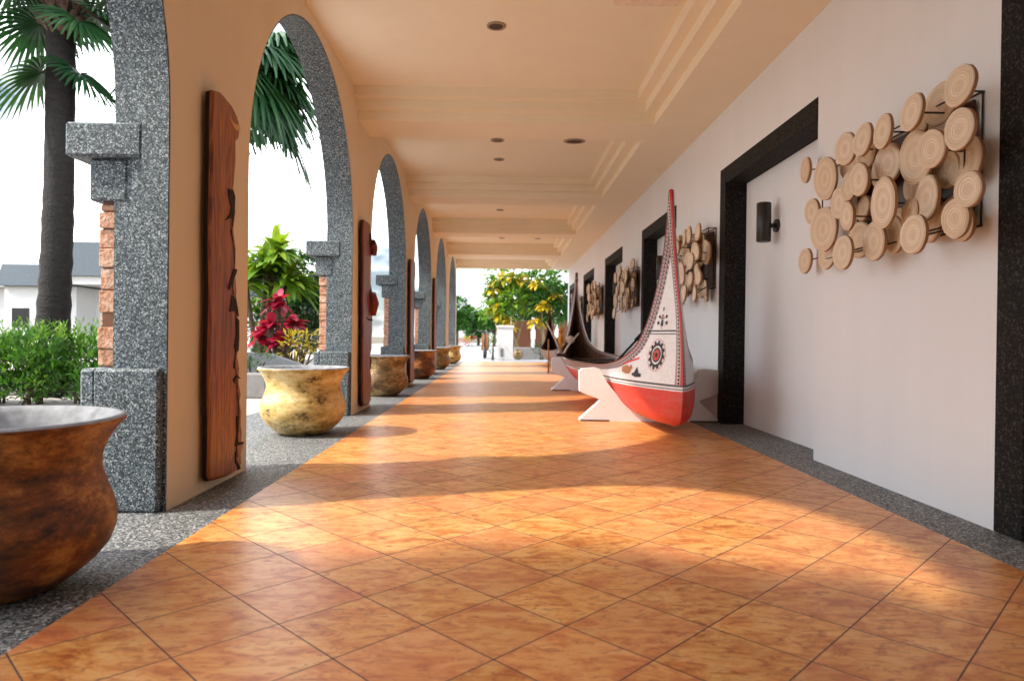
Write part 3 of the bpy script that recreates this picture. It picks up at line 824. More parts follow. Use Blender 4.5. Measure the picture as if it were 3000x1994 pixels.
def add_inner_border(mat):
    nt = mat.node_tree; b = nt.nodes['Principled BSDF']; lk = b.inputs['Base Color'].links[0]; src = lk.from_socket
    at = nt.nodes.new('ShaderNodeAttribute'); at.attribute_name = 'gd'
    rp = nt.nodes.new('ShaderNodeValToRGB'); rp.color_ramp.interpolation = 'CONSTANT'
    cols = [(0, (.03, .02, .02)), (.10, (.34, .03, .03)), (.24, (.45, .40, .38)), (.34, (.03, .02, .02)), (.44, (.50, .46, .44)), (.62, (.30, .03, .03)), (.74, (.30, .22, .18))]
    while len(rp.color_ramp.elements) < len(cols): rp.color_ramp.elements.new(.5)
    for el, (p, c) in zip(rp.color_ramp.elements, cols): el.position = p; el.color = c + (1,)
    mm = nt.nodes.new('ShaderNodeMath'); mm.operation = 'DIVIDE'; mm.inputs[1].default_value = .14; nt.links.new(at.outputs['Fac'], mm.inputs[0]); nt.links.new(mm.outputs[0], rp.inputs[0])
    lt = nt.nodes.new('ShaderNodeMath'); lt.operation = 'LESS_THAN'; lt.inputs[1].default_value = .118; nt.links.new(at.outputs['Fac'], lt.inputs[0])
    mx = nt.nodes.new('ShaderNodeMix'); mx.data_type = 'RGBA'
    nt.links.new(lt.outputs[0], mx.inputs['Factor']); nt.links.new(src, mx.inputs[6]); nt.links.new(rp.outputs[0], mx.inputs[7]); nt.links.new(mx.outputs[2], b.inputs['Base Color'])
add_inner_border(M['boatwood'])
M['boatdark'] = slabwood('carved_dark_hull', (.018, .005, .003), (.06, .014, .008), (.10, .028, .014), 8.0)
def boat(name, lab, mats, YC, dy, sz=1.0, sx=1.0, XC=1.35):
    t = thing(name, (XC, YC + dy, 0), lab, 'boat', None)
    mb, A = hull(YC)
    mb.v = [(XC + (p[0] - 1.35) * sx, p[1] + dy, p[2] * sz) for p in mb.v]
    o = obj('hull', mb, mats, t, normals=False)
    for k, vals in A.items():
        at = o.data.attributes.new(k, 'FLOAT', 'POINT'); at.data.foreach_set('value', vals)
    bvh = BVHTree.FromPolygons([Vector(p) for p in mb.v], mb.f)
    # thwarts
    for f in (7.2, 8.4, 9.6, 10.7):
        m2 = MB(); m2.box((XC - .44 * sx, f + dy, .40 * sz), (XC + .44 * sx, f + .16 + dy, .425 * sz), bev=.005); obj('thwart', m2, mats[1], t)
    # stem tip caps
    return t, bvh
bt, bvh = boat('painted_boat', 'white and red painted boat with tall patterned prow on white stands', [M['boatpaint'], M['boatwood']], 8.95, 0.0)
def decal(name, polys, mat, sub=3):
    """polys: list of (y,z) polygons laid on the port side of the near bow"""
    mb = MB()
    def P(y, z):
        h = bvh.ray_cast(Vector((0, y, z)), Vector((1, 0, 0)))
        if h[0] is None: return None
        nn = h[1] if h[1].x < 0 else -h[1]
        return h[0] + nn * .004
    for po in polys:
        tris = [(po[0], po[i], po[i + 1]) for i in range(1, len(po) - 1)]
        for tr in tris:
            N = sub
            g = {}
            for a in range(N + 1):
                for b in range(N + 1 - a):
                    c = N - a - b
                    q = P((tr[0][0]*a + tr[1][0]*b + tr[2][0]*c) / N, (tr[0][1]*a + tr[1][1]*b + tr[2][1]*c) / N)
                    g[a, b] = None if q is None else mb.vert(q)
            for a in range(N):
                for b in range(N - a):
                    f = (g[a, b], g[a + 1, b], g[a, b + 1])
                    if None not in f: mb.face(f)
                    if a + b < N - 1:
                        f = (g[a + 1, b], g[a + 1, b + 1], g[a, b + 1])
                        if None not in f: mb.face(f)
    if mb.f: obj(name, mb, mat, bt)
def ring(cy, cz, r0, r1, n=32, ky=1.0, teeth=0, th=0):
    ps = []
    for i in range(n):
        a, b = 2*PI*i/n, 2*PI*(i+1)/n
        o0 = r1 + (th if teeth and (i * teeth * 2 // n) % 2 == 0 else 0)
        ps.append([(cy + ky*r0*math.cos(a), cz + r0*math.sin(a)), (cy + ky*o0*math.cos(a), cz + o0*math.sin(a)), (cy + ky*o0*math.cos(b), cz + o0*math.sin(b)), (cy + ky*r0*math.cos(b), cz + r0*math.sin(b))])
    return ps
SY, SZ = 5.36, .625
decal('sun_motif', ring(SY, SZ, .075, .095, 48, .95, 12, .02) + ring(SY, SZ, .045, .058, 32, .95) + ring(SY, SZ, 0.001, .02, 16, .95), M['blackpaint'], 1)
decal('sun_motif', ring(SY, SZ, .022, .038, 24, .95, 8, .007) + ring(SY, SZ, .124, .128, 32, .95), M['red'], 1)
dia = lambda y, z, w, h: [(y - w, z), (y, z - h), (y + w, z), (y, z + h)]
decal('figure_motif', [dia(5.29, .93, .018, .016), dia(5.39, .93, .018, .016), dia(5.28, .88, .02, .018), dia(5.40, .88, .02, .018), dia(5.345, .99, .01, .02),
      [(5.325, .855), (5.365, .855), (5.355, .91), (5.335, .91)], [(5.31, .915), (5.38, .915), (5.38, .922), (5.31, .922)]], M['blackpaint'], 2)
decal('figure_motif', [dia(5.345, .935, .012, .02), [(5.33, .845), (5.36, .845), (5.345, .83)]], M['red'], 2)
decal('dividing_line', [[(5.14, .812), (5.56, .812), (5.56, .822), (5.14, .822)], [(5.14, .79), (5.56, .79), (5.56, .796), (5.14, .796)]], M['blackpaint'], 6)
decal('animal_motif', [[(5.52, .465), (5.60, .475), (5.66, .465), (5.66, .45), (5.6, .435), (5.52, .44)], [(5.56, .47), (5.60, .52), (5.63, .47)]], M['blackpaint'], 3)
decal('animal_motif', [[(5.68, .50), (5.76, .53), (5.84, .51), (5.84, .47), (5.76, .455), (5.70, .46)], [(5.66, .50), (5.70, .54), (5.72, .50)]], M['brownpaint'], 3)
# cradle stands
decal('red_line_motif', [[(5.60, .585), (5.84, .525), (5.84, .540), (5.60, .603)]], M['red'], 6)
def stand(y, lab):
    t = thing('boat_stand', (1.35, y, 0), lab, 'stand', 'white hourglass boat stands')
    half = [(0, .055), (.10, .062), (.20, .14), (.30, .24), (.40, .36), (.46, .475), (.50, .485), (.62, .475), (.645, .45), (.64, .27), (.60, .25), (.45, .195), (.47, .17), (.645, .01), (.63, 0), (.0, 0)]
    poly = [(1.35 + a, z) for a, z in half] + [(1.35 - a, z) for a, z in half[::-1] if a > 0]
    mb = MB(); mb.prism(poly, y - .05, y + .05, 0, 'y', .008); obj('cradle', mb, M['whitepaint'], t)
    for xf in (.72, 1.72):
        mb = MB(); mb.box((xf, y - .06, -.0), (xf + .26, y - .0505, .012)); obj('foot', mb, M['darkwood'], t)
stand(6.2, 'white hourglass cradle stand under the bow of the painted boat')
stand(9.73, 'white hourglass cradle stand farther back under the painted boat')
# second, dark boat
bt2, _ = boat('carved_boat', 'dark brown carved wooden boat standing behind the painted boat', [M['boatdark'], M['darkwood']], 8.95, 9.05, .92, .85, 1.5)
# carved figure ornament and crossing pale feathers at the far stand
def ornament(x, y, z):
    t = thing('prow_ornament', (x, y, z), 'gilded carved figure with pale crossing horns beside the far stand', 'ornament')
    mb = MB()
    mb.tube([(x, y, z), (x, y, z + .10), (x - .01, y, z + .20), (x, y, z + .27), (x, y, z + .30)], [.02, .026, .045, .03, .02], 10)
    mb.tube([(x, y, z + .30), (x, y, z + .32), (x, y, z + .36), (x, y, z + .39)], [.015, .035, .036, .012], 10)
    mb.tube([(x, y, z + .26), (x - .06, y, z + .20), (x - .05, y, z + .12)], [.018, .016, .012], 8); mb.tube([(x, y, z + .26), (x + .06, y, z + .20), (x + .05, y, z + .12)], [.018, .016, .012], 8)
    obj('figure', mb, M['gold'], t)
    for sx, h in ((-1, .46), (1, .30)):
        mb = MB(); mb.tube([(x + .02, y - .02, z - .03), (x + .02 + sx * .10, y - .02, z + h * .45), (x + .02 + sx * .24, y - .02, z + h)], [.018, .017, .010], 8)
        obj('horn', mb, M['paleleaf'], t)
    mb = MB(); mb.lathe([(.01, -.06), (.05, -.04), (.06, 0), (.045, .04), (.01, .06)], (x + .14, y + .02, z + .20), 14); obj('mask', mb, M['paleleaf'], t)
    mb = MB(); mb.box((x - .06, y - .045, z - .04), (x + .08, y + .045, z + .002)); obj('base', mb, M['darkwood'], t)
ornament(.84, 9.73, .527)
mb = MB(); mb.tube([(1.0, 14.6, .002), (.995, 14.6, .72)], .016, 8)
tag(obj('wooden_pole', mb, M['orange']), 'thin orange wooden pole standing beside the dark boat behind the far white stand', 'pole')
mb = MB(); mb.box((-.03, -.22, -.012), (.03, .16, .012), bev=.006); mb.tube([(0, .15, 0), (0, .62, 0)], .014, 8)
pd = obj('boat_paddle', mb, M['blackpaint']); pd.location = (1.70, 8.15, .83); pd.rotation_euler = (R(-38), R(12), R(22))
tag(pd, 'black paddle leaning out of the painted boat by the wall', 'paddle')

# ------------------------------------------------------------------ vegetation helpers
def leaf(mb, p, d, L, w, var, fold=.25, droop=.0, m=0):
    p = Vector(p); d = Vector(d).normalized()
    up = Vector((random.uniform(-.4, .4), random.uniform(-.4, .4), 1))
    s = d.cross(up)
    if s.length < 1e-4: s = Vector((1, 0, 0))
    s.normalize(); n = s.cross(d).normalized()
    a = p; b = p + d * L * .45 + Vector((0, 0, -droop * L * .2)); c = p + d * L + Vector((0, 0, -droop * L))
    l = b + s * w * .5 + n * w * fold; r = b - s * w * .5 + n * w * fold
    i = len(mb.v); mb.v += [tuple(a), tuple(l), tuple(c), tuple(r), tuple(b)]
    mb.face((i, i + 4, i + 1), m, False, var); mb.face((i + 4, i + 2, i + 1), m, False, var); mb.face((i, i + 3, i + 4), m, False, var); mb.face((i + 4, i + 3, i + 2), m, False, var)
def strap(mb, p, d, L, w, var, droop=.5, n=6, m=0):
    """arching strap leaf"""
    p = Vector(p); d = Vector(d).normalized(); s = d.cross(Vector((0, 0, 1)))
    if s.length < 1e-3: s = Vector((1, 0, 0))
    s.normalize(); prev = None; up = s.cross(d)
    for i in range(n + 1):
        t = i / n
        q = p + d * L * t + Vector((0, 0, -droop * L * t * t))
        ww = w * (.35 + 1.3 * math.sin(PI * min(1, .15 + t * .85))) * .5 * (1 if i < n else .05)
        cur = (mb.vert(q - s * ww), mb.vert(q - up * ww * .35), mb.vert(q + s * ww))
        if prev: mb.face((prev[0], prev[1], cur[1], cur[0]), m, True, var); mb.face((prev[1], prev[2], cur[2], cur[1]), m, True, var)
        prev = cur
def rdir(zlo=-1, zhi=1):
    z = random.uniform(zlo, zhi); a = random.uniform(0, 2 * PI); r = math.sqrt(max(0, 1 - z * z))
    return Vector((r * math.cos(a), r * math.sin(a), z))
def crown_leaves(mb, clumps, n, L, w, up=.3, base=.5, m=0):
    """leaf clumps: (centre, radius); leaves concentrate towards the clump surface"""
    for c, r in clumps:
        c = Vector(c); tone = random.uniform(-.22, .22)
        k = int(n * (r ** 2))
        for _ in range(k):
            d = rdir(-.7, 1); rad = r * random.uniform(.55, 1.08)
            p = c + Vector((d.x * rad, d.y * rad, d.z * rad * .85))
            dd = d + Vector((random.uniform(-.7, .7), random.uniform(-.7, .7), random.uniform(-.3, .3) + up))
            leaf(mb, p, dd, L * random.uniform(.65, 1.25), w * random.uniform(.7, 1.2), min(1, max(0, base + tone + random.uniform(-.25, .25))), droop=random.uniform(0, .35), m=m)
def fan(mb, base, d, pet, rad, m_leaf=0, m_pet=1, nseg=24, droop=.3, var=.5):
    base = Vector(base); d = Vector(d).normalized()
    hub = base + d * pet + Vector((0, 0, -.12 * pet))
    mb.tube([base, base + d * pet * .5 + Vector((0, 0, .02)), hub], [.018, .013, .010], 6, m_pet)
    side = d.cross(Vector((0, 0, 1)))
    if side.length < 1e-3: side = Vector((1, 0, 0))
    side.normalize(); d2 = (d + Vector((0, 0, -.25))).normalized(); nrm = side.cross(d2).normalized()
    for i in range(nseg):
        a = R(-125 + 250 * i / (nseg - 1))
        dir_ = d2 * math.cos(a) + side * math.sin(a)
        Ls = rad * (1 - .25 * (abs(a) / R(125)) ** 2) * random.uniform(.92, 1.06)
        pl = (side * math.cos(a) - d2 * math.sin(a))
        prev = None; v = min(1, max(0, var + random.uniform(-.2, .2)))
        for j in range(6):
            t = j / 5
            q = hub + dir_ * Ls * t + nrm * (.05 * rad * math.sin(PI * t) * (1 if i % 2 else .2)) + Vector((0, 0, -droop * Ls * max(0, t - .35) ** 1.7 * 1.6))
            wv = Ls * (.005 + .048 * math.sin(PI * min(1, t * .95 + .02)) ** .8) * (1 - .35 * t)
            cur = (mb.vert(q - pl * wv), mb.vert(q + nrm * wv * .5), mb.vert(q + pl * wv))
            if prev: mb.face((prev[0], prev[1], cur[1], cur[0]), m_leaf, False, v); mb.face((prev[1], prev[2], cur[2], cur[1]), m_leaf, False, v)
            prev = cur
def fan_palm(lab, foot, top, r0, r1, leaves, seed):
    random.seed(seed)
    t = thing('fan_palm', foot, lab, 'palm', 'fan palms in the garden')
    F, T = Vector(foot), Vector(top); mb = MB()
    n = 40; pts = []; rad = []
    for i in range(n + 1):
        f = i / n; pts.append(F.lerp(T, f) + Vector((.03 * math.sin(f * 4), 0, 0))); rad.append((r0 + (r1 - r0) * f) * (1 + .035 * math.sin(f * 120) + random.uniform(-.02, .02)) + (.05 * (1 - f) ** 8))
    mb.tube(pts, rad, 18); obj('trunk', mb, M['palmbark'], t)
    mb = MB()
    for i in range(110):
        z = random.uniform(-.7, .08); a = random.uniform(0, 2 * PI); rr = r1 * 1.0
        p = T + Vector((math.cos(a) * rr, math.sin(a) * rr, z)); d = Vector((math.cos(a) * .45, math.sin(a) * .45, 1))
        strap(mb, p, d, random.uniform(.25, .5), .04, random.random(), .55, 5)
    obj('fibre_sheath', mb, M['fibre'], t)
    mb = MB()
    for d, pet, rad_, dr, *dz in leaves:
        fan(mb, T + Vector((0, 0, random.uniform(-.05, .1) - (dz[0] if dz else 0))), d, pet, rad_, 0, 1, 36, dr, random.uniform(.3, .7))
    obj('crown', mb, [M['palmleaf'], M['fibre']], t, normals=False)
L1 = []
random.seed(3)
for i in range(16):
    a = 2 * PI * i / 16 + random.uniform(-.15, .15); e = random.uniform(-.1, .9)
    L1.append(((math.cos(a), math.sin(a), e), random.uniform(.5, .7), random.uniform(.6, .75), .35))
L1 += [((-1, -.25, -.55), .25, .66, .25, 1.0), ((-.9, .3, -.3), .4, .62, .3, .35), ((1, -.1, -.6), .25, .6, .3, .95), ((.9, .3, -.2), .35, .6, .3, .35), ((-.8, -.6, -.1), .45, .66, .35, .1), ((.9, -.4, -.5), .3, .6, .3, .45)]
fan_palm('dark trunked fan palm, nearest, at the left edge beside the hedge', (-5.30, 8.0, -.02), (-5.17, 8.0, 4.85), .17, .145, L1, 11)
L2 = []
for i in range(26):
    a = 2 * PI * i / 26 + random.uniform(-.1, .1); e = random.uniform(-1.1, .7)
    L2.append(((math.cos(a), math.sin(a), e), random.uniform(.45, .8), random.uniform(.75, .95), .55))
L2 += [((1, -.2, .1), .6, 1.0, .55), ((1, .25, -.3), .6, .95, .5), ((.9, -.5, -.5), .55, .9, .5), ((1, .1, .5), .7, 1.0, .55), ((.8, -.6, .2), .6, .9, .6), ((1, -.1, -.8), .45, .9, .4)]
fan_palm('fan palm with drooping green crown showing through the second arch', (-4.0, 9.2, -.02), (-3.75, 9.2, 4.35), .17, .15, L2, 12)

L3 = []
for i in range(30):
    a = 2 * PI * i / 30 + random.uniform(-.1, .1); e = random.uniform(-.7, .8)
    L3.append(((math.cos(a), math.sin(a), e), random.uniform(.35, .75), random.uniform(.7, .95), .45))
fan_palm('fan palm beside the nearest pot, just outside the left edge', (-4.5, -.12, -.02), (-4.35, -.12, 4.35), .17, .15, L3, 13)

def shrub(name, lab, cat, foot, clumps, leafm, n, L, w, stems=6, group=None, up=.3, base=.5, stemmat='bark'):
    t = thing(name, foot, lab, cat, group)
    F = Vector(foot); mb = MB()
    for i in range(stems):
        c, r = clumps[i % len(clumps)]
        c = Vector(c) + Vector((random.uniform(-.4, .4) * r, random.uniform(-.4, .4) * r, 0))
        b = F + Vector((random.uniform(-.08, .08), random.uniform(-.08, .08), 0))
        mid = b.lerp(c, .55) + Vector((random.uniform(-.04, .04), random.uniform(-.04, .04), .05))
        h = max(.3, c.z - F.z)
        mb.tube([b, mid, c], [.012 + .012 * h, .009 + .008 * h, .005], 6)
    obj('stem', mb, M[stemmat], t)
    mb = MB(); crown_leaves(mb, clumps, n, L, w, up, base)
    obj('foliage', mb, M[leafm], t, normals=False)
    return t
random.seed(21)
HL = ['feathery green hedge shrub at the far left photo edge', 'feathery green hedge shrub just left of the dark palm trunk', 'feathery green hedge shrub in front of the dark palm trunk',
      'feathery green hedge shrub just right of the dark palm trunk', 'feathery hedge shrub beside the nearest brick column', 'feathery hedge shrub half hidden behind the nearest granite plinth']
for i, lab in enumerate(HL):
    x = -6.15 + i * .43; y = 7.15 + random.uniform(-.12, .12)
    cl = []
    for q in range(14):
        cl.append(((x + random.uniform(-.26, .26), y + random.uniform(-.25, .15), .12 + .44 * q / 13), random.uniform(.16, .24)))
    t = shrub('hedge_shrub', lab, 'shrub', (x, y, -.006), cl, 'hedge', 1900, .115, .034, 8, 'hedge shrubs along the planting bed', .9, .45)
    mb = MB()
    for _ in range(46):          # upright tip shoots
        p = Vector((x + random.uniform(-.3, .3), y + random.uniform(-.25, .2), random.uniform(.45, .68)))
        d = Vector((random.uniform(-.35, .35), random.uniform(-.35, .35), 1)); tone = random.uniform(.5, .95)
        for q in range(9):
            pp = p + d * (.022 * q); leaf(mb, pp, Vector((random.uniform(-1, 1), random.uniform(-1, 1), .8)), random.uniform(.06, .10), .018, tone)
    obj('shoots', mb, M['hedge'], t, normals=False)
# planter walls
mb = MB(); mb.box((-7.5, 8.02, -.01), (-2.78, 8.2, .29), bev=.02)
tag(obj('planter_wall', mb, M['concrete']), 'low grey concrete planter wall behind the ochre pot', 'planter wall')
mb = MB(); mb.prism([(-4.9, -.01), (-2.55, -.01), (-2.55, .16), (-2.62, .20), (-3.4, .46), (-4.9, .55)], 10.0, 10.14, 0, 'y', .01)
tag(obj('garden_wall', mb, M['slate']), 'slate grey garden wall with sloping top in front of the red plant', 'wall')
# garden plants behind the second arch
random.seed(31)
def dracaena(lab, foot, heads, L, w, leafm, n=34, group=None, name='dracaena', cat='plant'):
    t = thing(name, foot, lab, cat, group); F = Vector(foot)
    mb = MB()
    for h in heads:
        h = Vector(h); b = F + Vector((random.uniform(-.06, .06), random.uniform(-.06, .06), 0))
        mb.tube([b, b.lerp(h, .5) + Vector((random.uniform(-.06, .06), random.uniform(-.06, .06), 0)), h], [.05, .042, .035], 8)
    obj('stem', mb, M['bark'], t)
    mb = MB()
    for h in heads:
        tone = random.uniform(-.12, .12)
        for i in range(n):
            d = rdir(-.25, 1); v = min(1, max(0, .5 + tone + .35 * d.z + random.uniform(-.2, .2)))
            strap(mb, Vector(h) + Vector((0, 0, random.uniform(-.12, .05))), d, L * random.uniform(.7, 1.15), w, v, random.uniform(.3, .7))
    obj('foliage', mb, M[leafm], t, normals=False)
dracaena('bright green rosette tree rising behind the second arch', (-4.25, 12.0, -.01), [(-4.15, 12.0, 1.95), (-3.85, 12.2, 1.75), (-4.5, 11.9, 1.7), (-4.05, 12.1, 2.25)], .66, .085, 'bright', 64, cat='tree', name='rosette_tree')
dracaena('red leaved ti plant in front of the rosette tree', (-3.62, 11.0, -.01), [(-3.62, 11.0, 1.28), (-3.42, 11.05, .98), (-3.72, 10.95, .92), (-3.9, 11.0, .72), (-3.55, 10.9, .7)], .30, .085, 'redleaf', 24, name='ti_plant')
shrub('croton_shrub', 'yellow leaved croton shrub beside the second brick column', 'shrub', (-3.15, 10.55, -.01), [((-3.2, 10.5, .62), .2), ((-3.0, 10.55, .66), .2), ((-3.3, 10.6, .5), .18), ((-2.95, 10.6, .45), .2)], 'yellowleaf', 900, .13, .05, 6)
shrub('round_shrub', 'soft green shrub beside the slate garden wall', 'shrub', (-3.45, 9.3, -.01), [((-3.5, 9.3, .45), .25), ((-3.3, 9.35, .38), .2), ((-3.62, 9.3, .6), .2), ((-3.7, 9.2, .35), .22), ((-3.4, 9.3, .2), .2)], 'hedge', 1700, .09, .022, 7, up=.7)
cl = [((-4.1 + random.uniform(-.55, .75), 13.2 + random.uniform(-.4, .4), random.uniform(.7, 2.2)), random.uniform(.28, .42)) for _ in range(16)]
shrub('garden_tree', 'dark leafy tree behind the red ti plant', 'tree', (-4.0, 13.2, -.01), cl, 'darkleaf', 900, .17, .09, 8)
cl = [((-4.9 + random.uniform(-.3, .5), 12.6 + random.uniform(-.3, .3), random.uniform(.7, 1.5)), random.uniform(.2, .32)) for _ in range(7)]
shrub('garden_shrub', 'mid green shrub left of the red ti plant', 'shrub', (-4.8, 12.6, -.01), cl, 'bright', 900, .16, .08, 6)
# trees seen through the farther arches and at the corridor end
TREES = [(-6.5, 20, 3.2, 'leafy tree behind the third arch', 'treeleaf'), (-7.5, 27, 3.4, 'leafy tree behind the fourth arch', 'treeleaf'),
         (-3.9, 58, 4.1, 'round green tree at far left of the corridor end view', 'treeleaf'), (-2.2, 62, 3.3, 'lower green tree at the end of the pale road', 'treeleaf'),
         (-.7, 57, 3.9, 'green tree at road end just left of the golden tree', 'treeleaf'), (1.2, 60, 5.8, 'tall green tree rising behind the golden tree', 'treeleaf'), (4.2, 58, 5.6, 'tall green tree behind the golden tree, to its right', 'darkleaf')]
for i, (x, y, h, lab, lm) in enumerate(TREES):
    random.seed(200 + i)
    s = h * .28
    cl = [((x + random.uniform(-1, 1) * s * 1.1, y + random.uniform(-1, 1) * s, h * random.uniform(.28, .86)), s * random.uniform(.35, .6)) for _ in range(16)]
    t = thing('leafy_tree', (x, y, -.02), lab, 'tree', 'green trees beyond the corridor')
    mb = MB()
    mb.tube([(x, y, -.02), (x + .05, y, h * .3), (x, y + .05, h * .6)], [.14, .10, .04], 8)
    for c, r in cl[:7]: mb.tube([(x, y, h * .25), (x * .5 + c[0] * .5, y * .5 + c[1] * .5, h * .25 + (c[2] - h * .25) * .6), c], [.06, .04, .015], 6)
    obj('trunk', mb, M['bark'], t)
    mb = MB(); crown_leaves(mb, cl, 420 if y > 40 else 600, .42 if y > 40 else .26, .24 if y > 40 else .16, .2, .5); obj('crown', mb, M[lm], t, normals=False)
# golden tree cluster at the end of the corridor
random.seed(77)
def golden(lab, x, y, h, gold, dark, stems, rx):
    t = thing('golden_tree', (x, y, -.02), lab, 'tree', 'golden and green trees beyond the corridor end')
    cl = [((x + random.uniform(-1, 1) * rx, y + random.uniform(-.5, .5), h * random.uniform(.42, .95)), random.uniform(.30, .48)) for _ in range(20)]
    mb = MB()
    for i in range(stems):
        c = Vector(cl[i][0]); b = Vector((x + random.uniform(-.45, .45), y + random.uniform(-.2, .2), -.02))
        mb.tube([b, b.lerp(c, .5) + Vector((random.uniform(-.1, .1), 0, .1)), c], [.04, .032, .015], 8)
    obj('trunk', mb, plain('pale_stem', (.30, .24, .12), .8), t)
    mb = MB(); crown_leaves(mb, cl, 620, .27, .10, .1, .45); obj('crown', mb, M[dark], t, normals=False)
    mb = MB()
    for c, r in gold:
        c = Vector(c)
        for _ in range(42):
            d = rdir(-.3, 1); strap(mb, c + d * r * random.uniform(.2, .9), d + Vector((0, 0, .1)), random.uniform(.2, .38), .085, random.uniform(.2, 1), random.uniform(.4, .9))
    obj('golden_leaves', mb, M['goldleaf'], t, normals=False)
golden('golden leaved tree right beyond the corridor end, left of centre', .38, 26.0, 3.55, [((-.05, 25.7, 2.95), .32), ((-.35, 25.8, 2.55), .25), ((.35, 25.6, 3.0), .25), ((-.3, 25.7, 1.8), .2), ((.2, 25.6, 1.25), .22), ((.75, 25.6, 2.85), .25), ((-.15, 25.7, 1.55), .18)], 'bright', 7, .9)
golden('darker green tree with a few golden tufts against the white wall end', 1.75, 25.6, 3.45, [((1.3, 25.2, 2.75), .2), ((1.95, 25.3, 2.3), .15), ((1.2, 25.2, 1.3), .15), ((1.5, 25.1, 1.9), .15)], 'treeleaf', 7, .75)
# far end furniture
t = thing('gate_pillar', (.07, 23.0, -.012), 'white gate pillar left of the golden tree beyond the corridor', 'pillar')
mb = MB(); mb.box((-.17, 22.8, -.012), (.36, 23.25, 1.08), bev=.01); obj('shaft', mb, M['villa'], t)
mb = MB(); mb.box((-.20, 22.77, 1.081), (.39, 23.28, 1.15), bev=.01); obj('cap', mb, M['villa'], t)
mb = MB(); mb.box((-.06, 22.785, .10), (.04, 22.801, .38)); obj('letter_slot', mb, M['concrete'], t)
t = thing('wooden_gate', (1.2, 28.0, -.012), 'brown wooden gate behind the golden trees', 'gate')
for x in (.38, 1.35, 2.3):
    mb = MB(); mb.box((x, 27.95, 0), (x + .8, 28.02, 1.45), bev=.01); obj('panel', mb, M['gate'], t)
for x in (.24, 1.2, 2.16, 3.12):
    mb = MB(); mb.box((x, 27.93, -.012), (x + .13, 28.06, 1.6), bev=.008); obj('post', mb, M['villa'], t)
mb = MB(); mb.box((.42, 24.2, -.012), (2.6, 24.45, .40), bev=.015)
tag(obj('planter_box', mb, M['concrete']), 'low grey planter box in front of the wooden gate', 'planter')
t = thing('clay_urn', (.55, 23.6, -.012), 'small round clay urn between the pillar and planter box', 'urn')
mb = MB(); mb.lathe([(.07, 0), (.15, .06), (.19, .17), (.16, .27), (.10, .31), (.13, .35)], (.55, 23.6, -.012), 24); obj('body', mb, M['pot_olive'], t)
mb = MB(); rg = mb.lathe([(.125, .345), (.1, .335), (.01, .33)], (.55, 23.6, -.012), 24); mb.face(rg[-1]); obj('soil', mb, M['soil'], t)
random.seed(91)
shrub('low_shrub', 'low grassy shrub in front of the planter box at corridor end', 'shrub', (1.35, 23.7, -.012), [((1.25, 23.7, .3), .2), ((1.5, 23.7, .35), .22), ((1.4, 23.7, .18), .2)], 'darkleaf', 700, .2, .04, 5, up=.8)
shrub('low_shrub', 'taller leafy shrub at right of the planter box by the wall end', 'shrub', (1.9, 23.6, -.012), [((1.8, 23.6, .35), .22), ((2.05, 23.6, .5), .22), ((1.95, 23.6, .25), .2)], 'darkleaf', 700, .2, .05, 5, up=.8)
shrub('slim_plant', 'slim green plant left of the white gate pillar', 'plant', (-.31, 22.6, -.012), [((-.31, 22.6, .25), .12), ((-.30, 22.6, .5), .12), ((-.33, 22.6, .7), .1)], 'hedge', 1500, .12, .04, 4, up=.8)
t = thing('motor_scooter', (-.62, 24.5, -.012), 'dark scooter with orange panel parked left of the gate pillar', 'scooter')
x, y = -.62, 24.5
mb = MB(); mb.prism([(y - .35, .28), (y + .45, .28), (y + .62, .62), (y + .55, .70), (y + .05, .66), (y - .02, .40), (y - .30, .40)], x - .13, x + .13, 0, 'x', .03); obj('body', mb, M['black'], t)
mb = MB(); mb.prism([(y - .42, .30), (y - .30, .30), (y - .38, .85), (y - .5, .85)], x - .11, x + .11, 0, 'x', .03); obj('leg_shield', mb, M['orange'], t)
for yy in (y - .55, y + .5):
    mb = MB()
    for q in range(20):
        a = 2*PI*q/20; b2 = 2*PI*(q+1)/20
    ringp = [(x, yy + .17 * math.cos(2*PI*q/20), .21 + .17 * math.sin(2*PI*q/20)) for q in range(21)]
    mb.tube(ringp, .05, 8, caps=False); obj('wheel', mb, M['blackpaint'], t)
mb = MB(); mb.tube([(x - .3, y - .42, .98), (x, y - .5, .94), (x + .3, y - .42, .98)], .018, 8); mb.tube([(x, y - .57, .25), (x, y - .47, .95)], .03, 8); obj('handlebar', mb, M['black'], t)
mb = MB(); mb.box((x - .12, y + .02, .68), (x + .12, y + .58, .76), bev=.03); obj('seat', mb, plain('blue_seat', (.05, .16, .25), .5), t)
random.seed(95)
t = shrub('flowering_bush', 'red and yellow flowering bush far off beside the pale road', 'bush', (-2.6, 52, -.012), [((-2.6, 52, .35), .35), ((-2.3, 52, .5), .35), ((-3.0, 52, .35), .3)], 'redleaf', 200, .22, .12, 4)
mb = MB(); crown_leaves(mb, [((-3.0, 51.8, .5), .3), ((-2.7, 51.7, .6), .25)], 200, .2, .12); obj('yellow_flowers', mb, M['goldleaf'], t, normals=False)

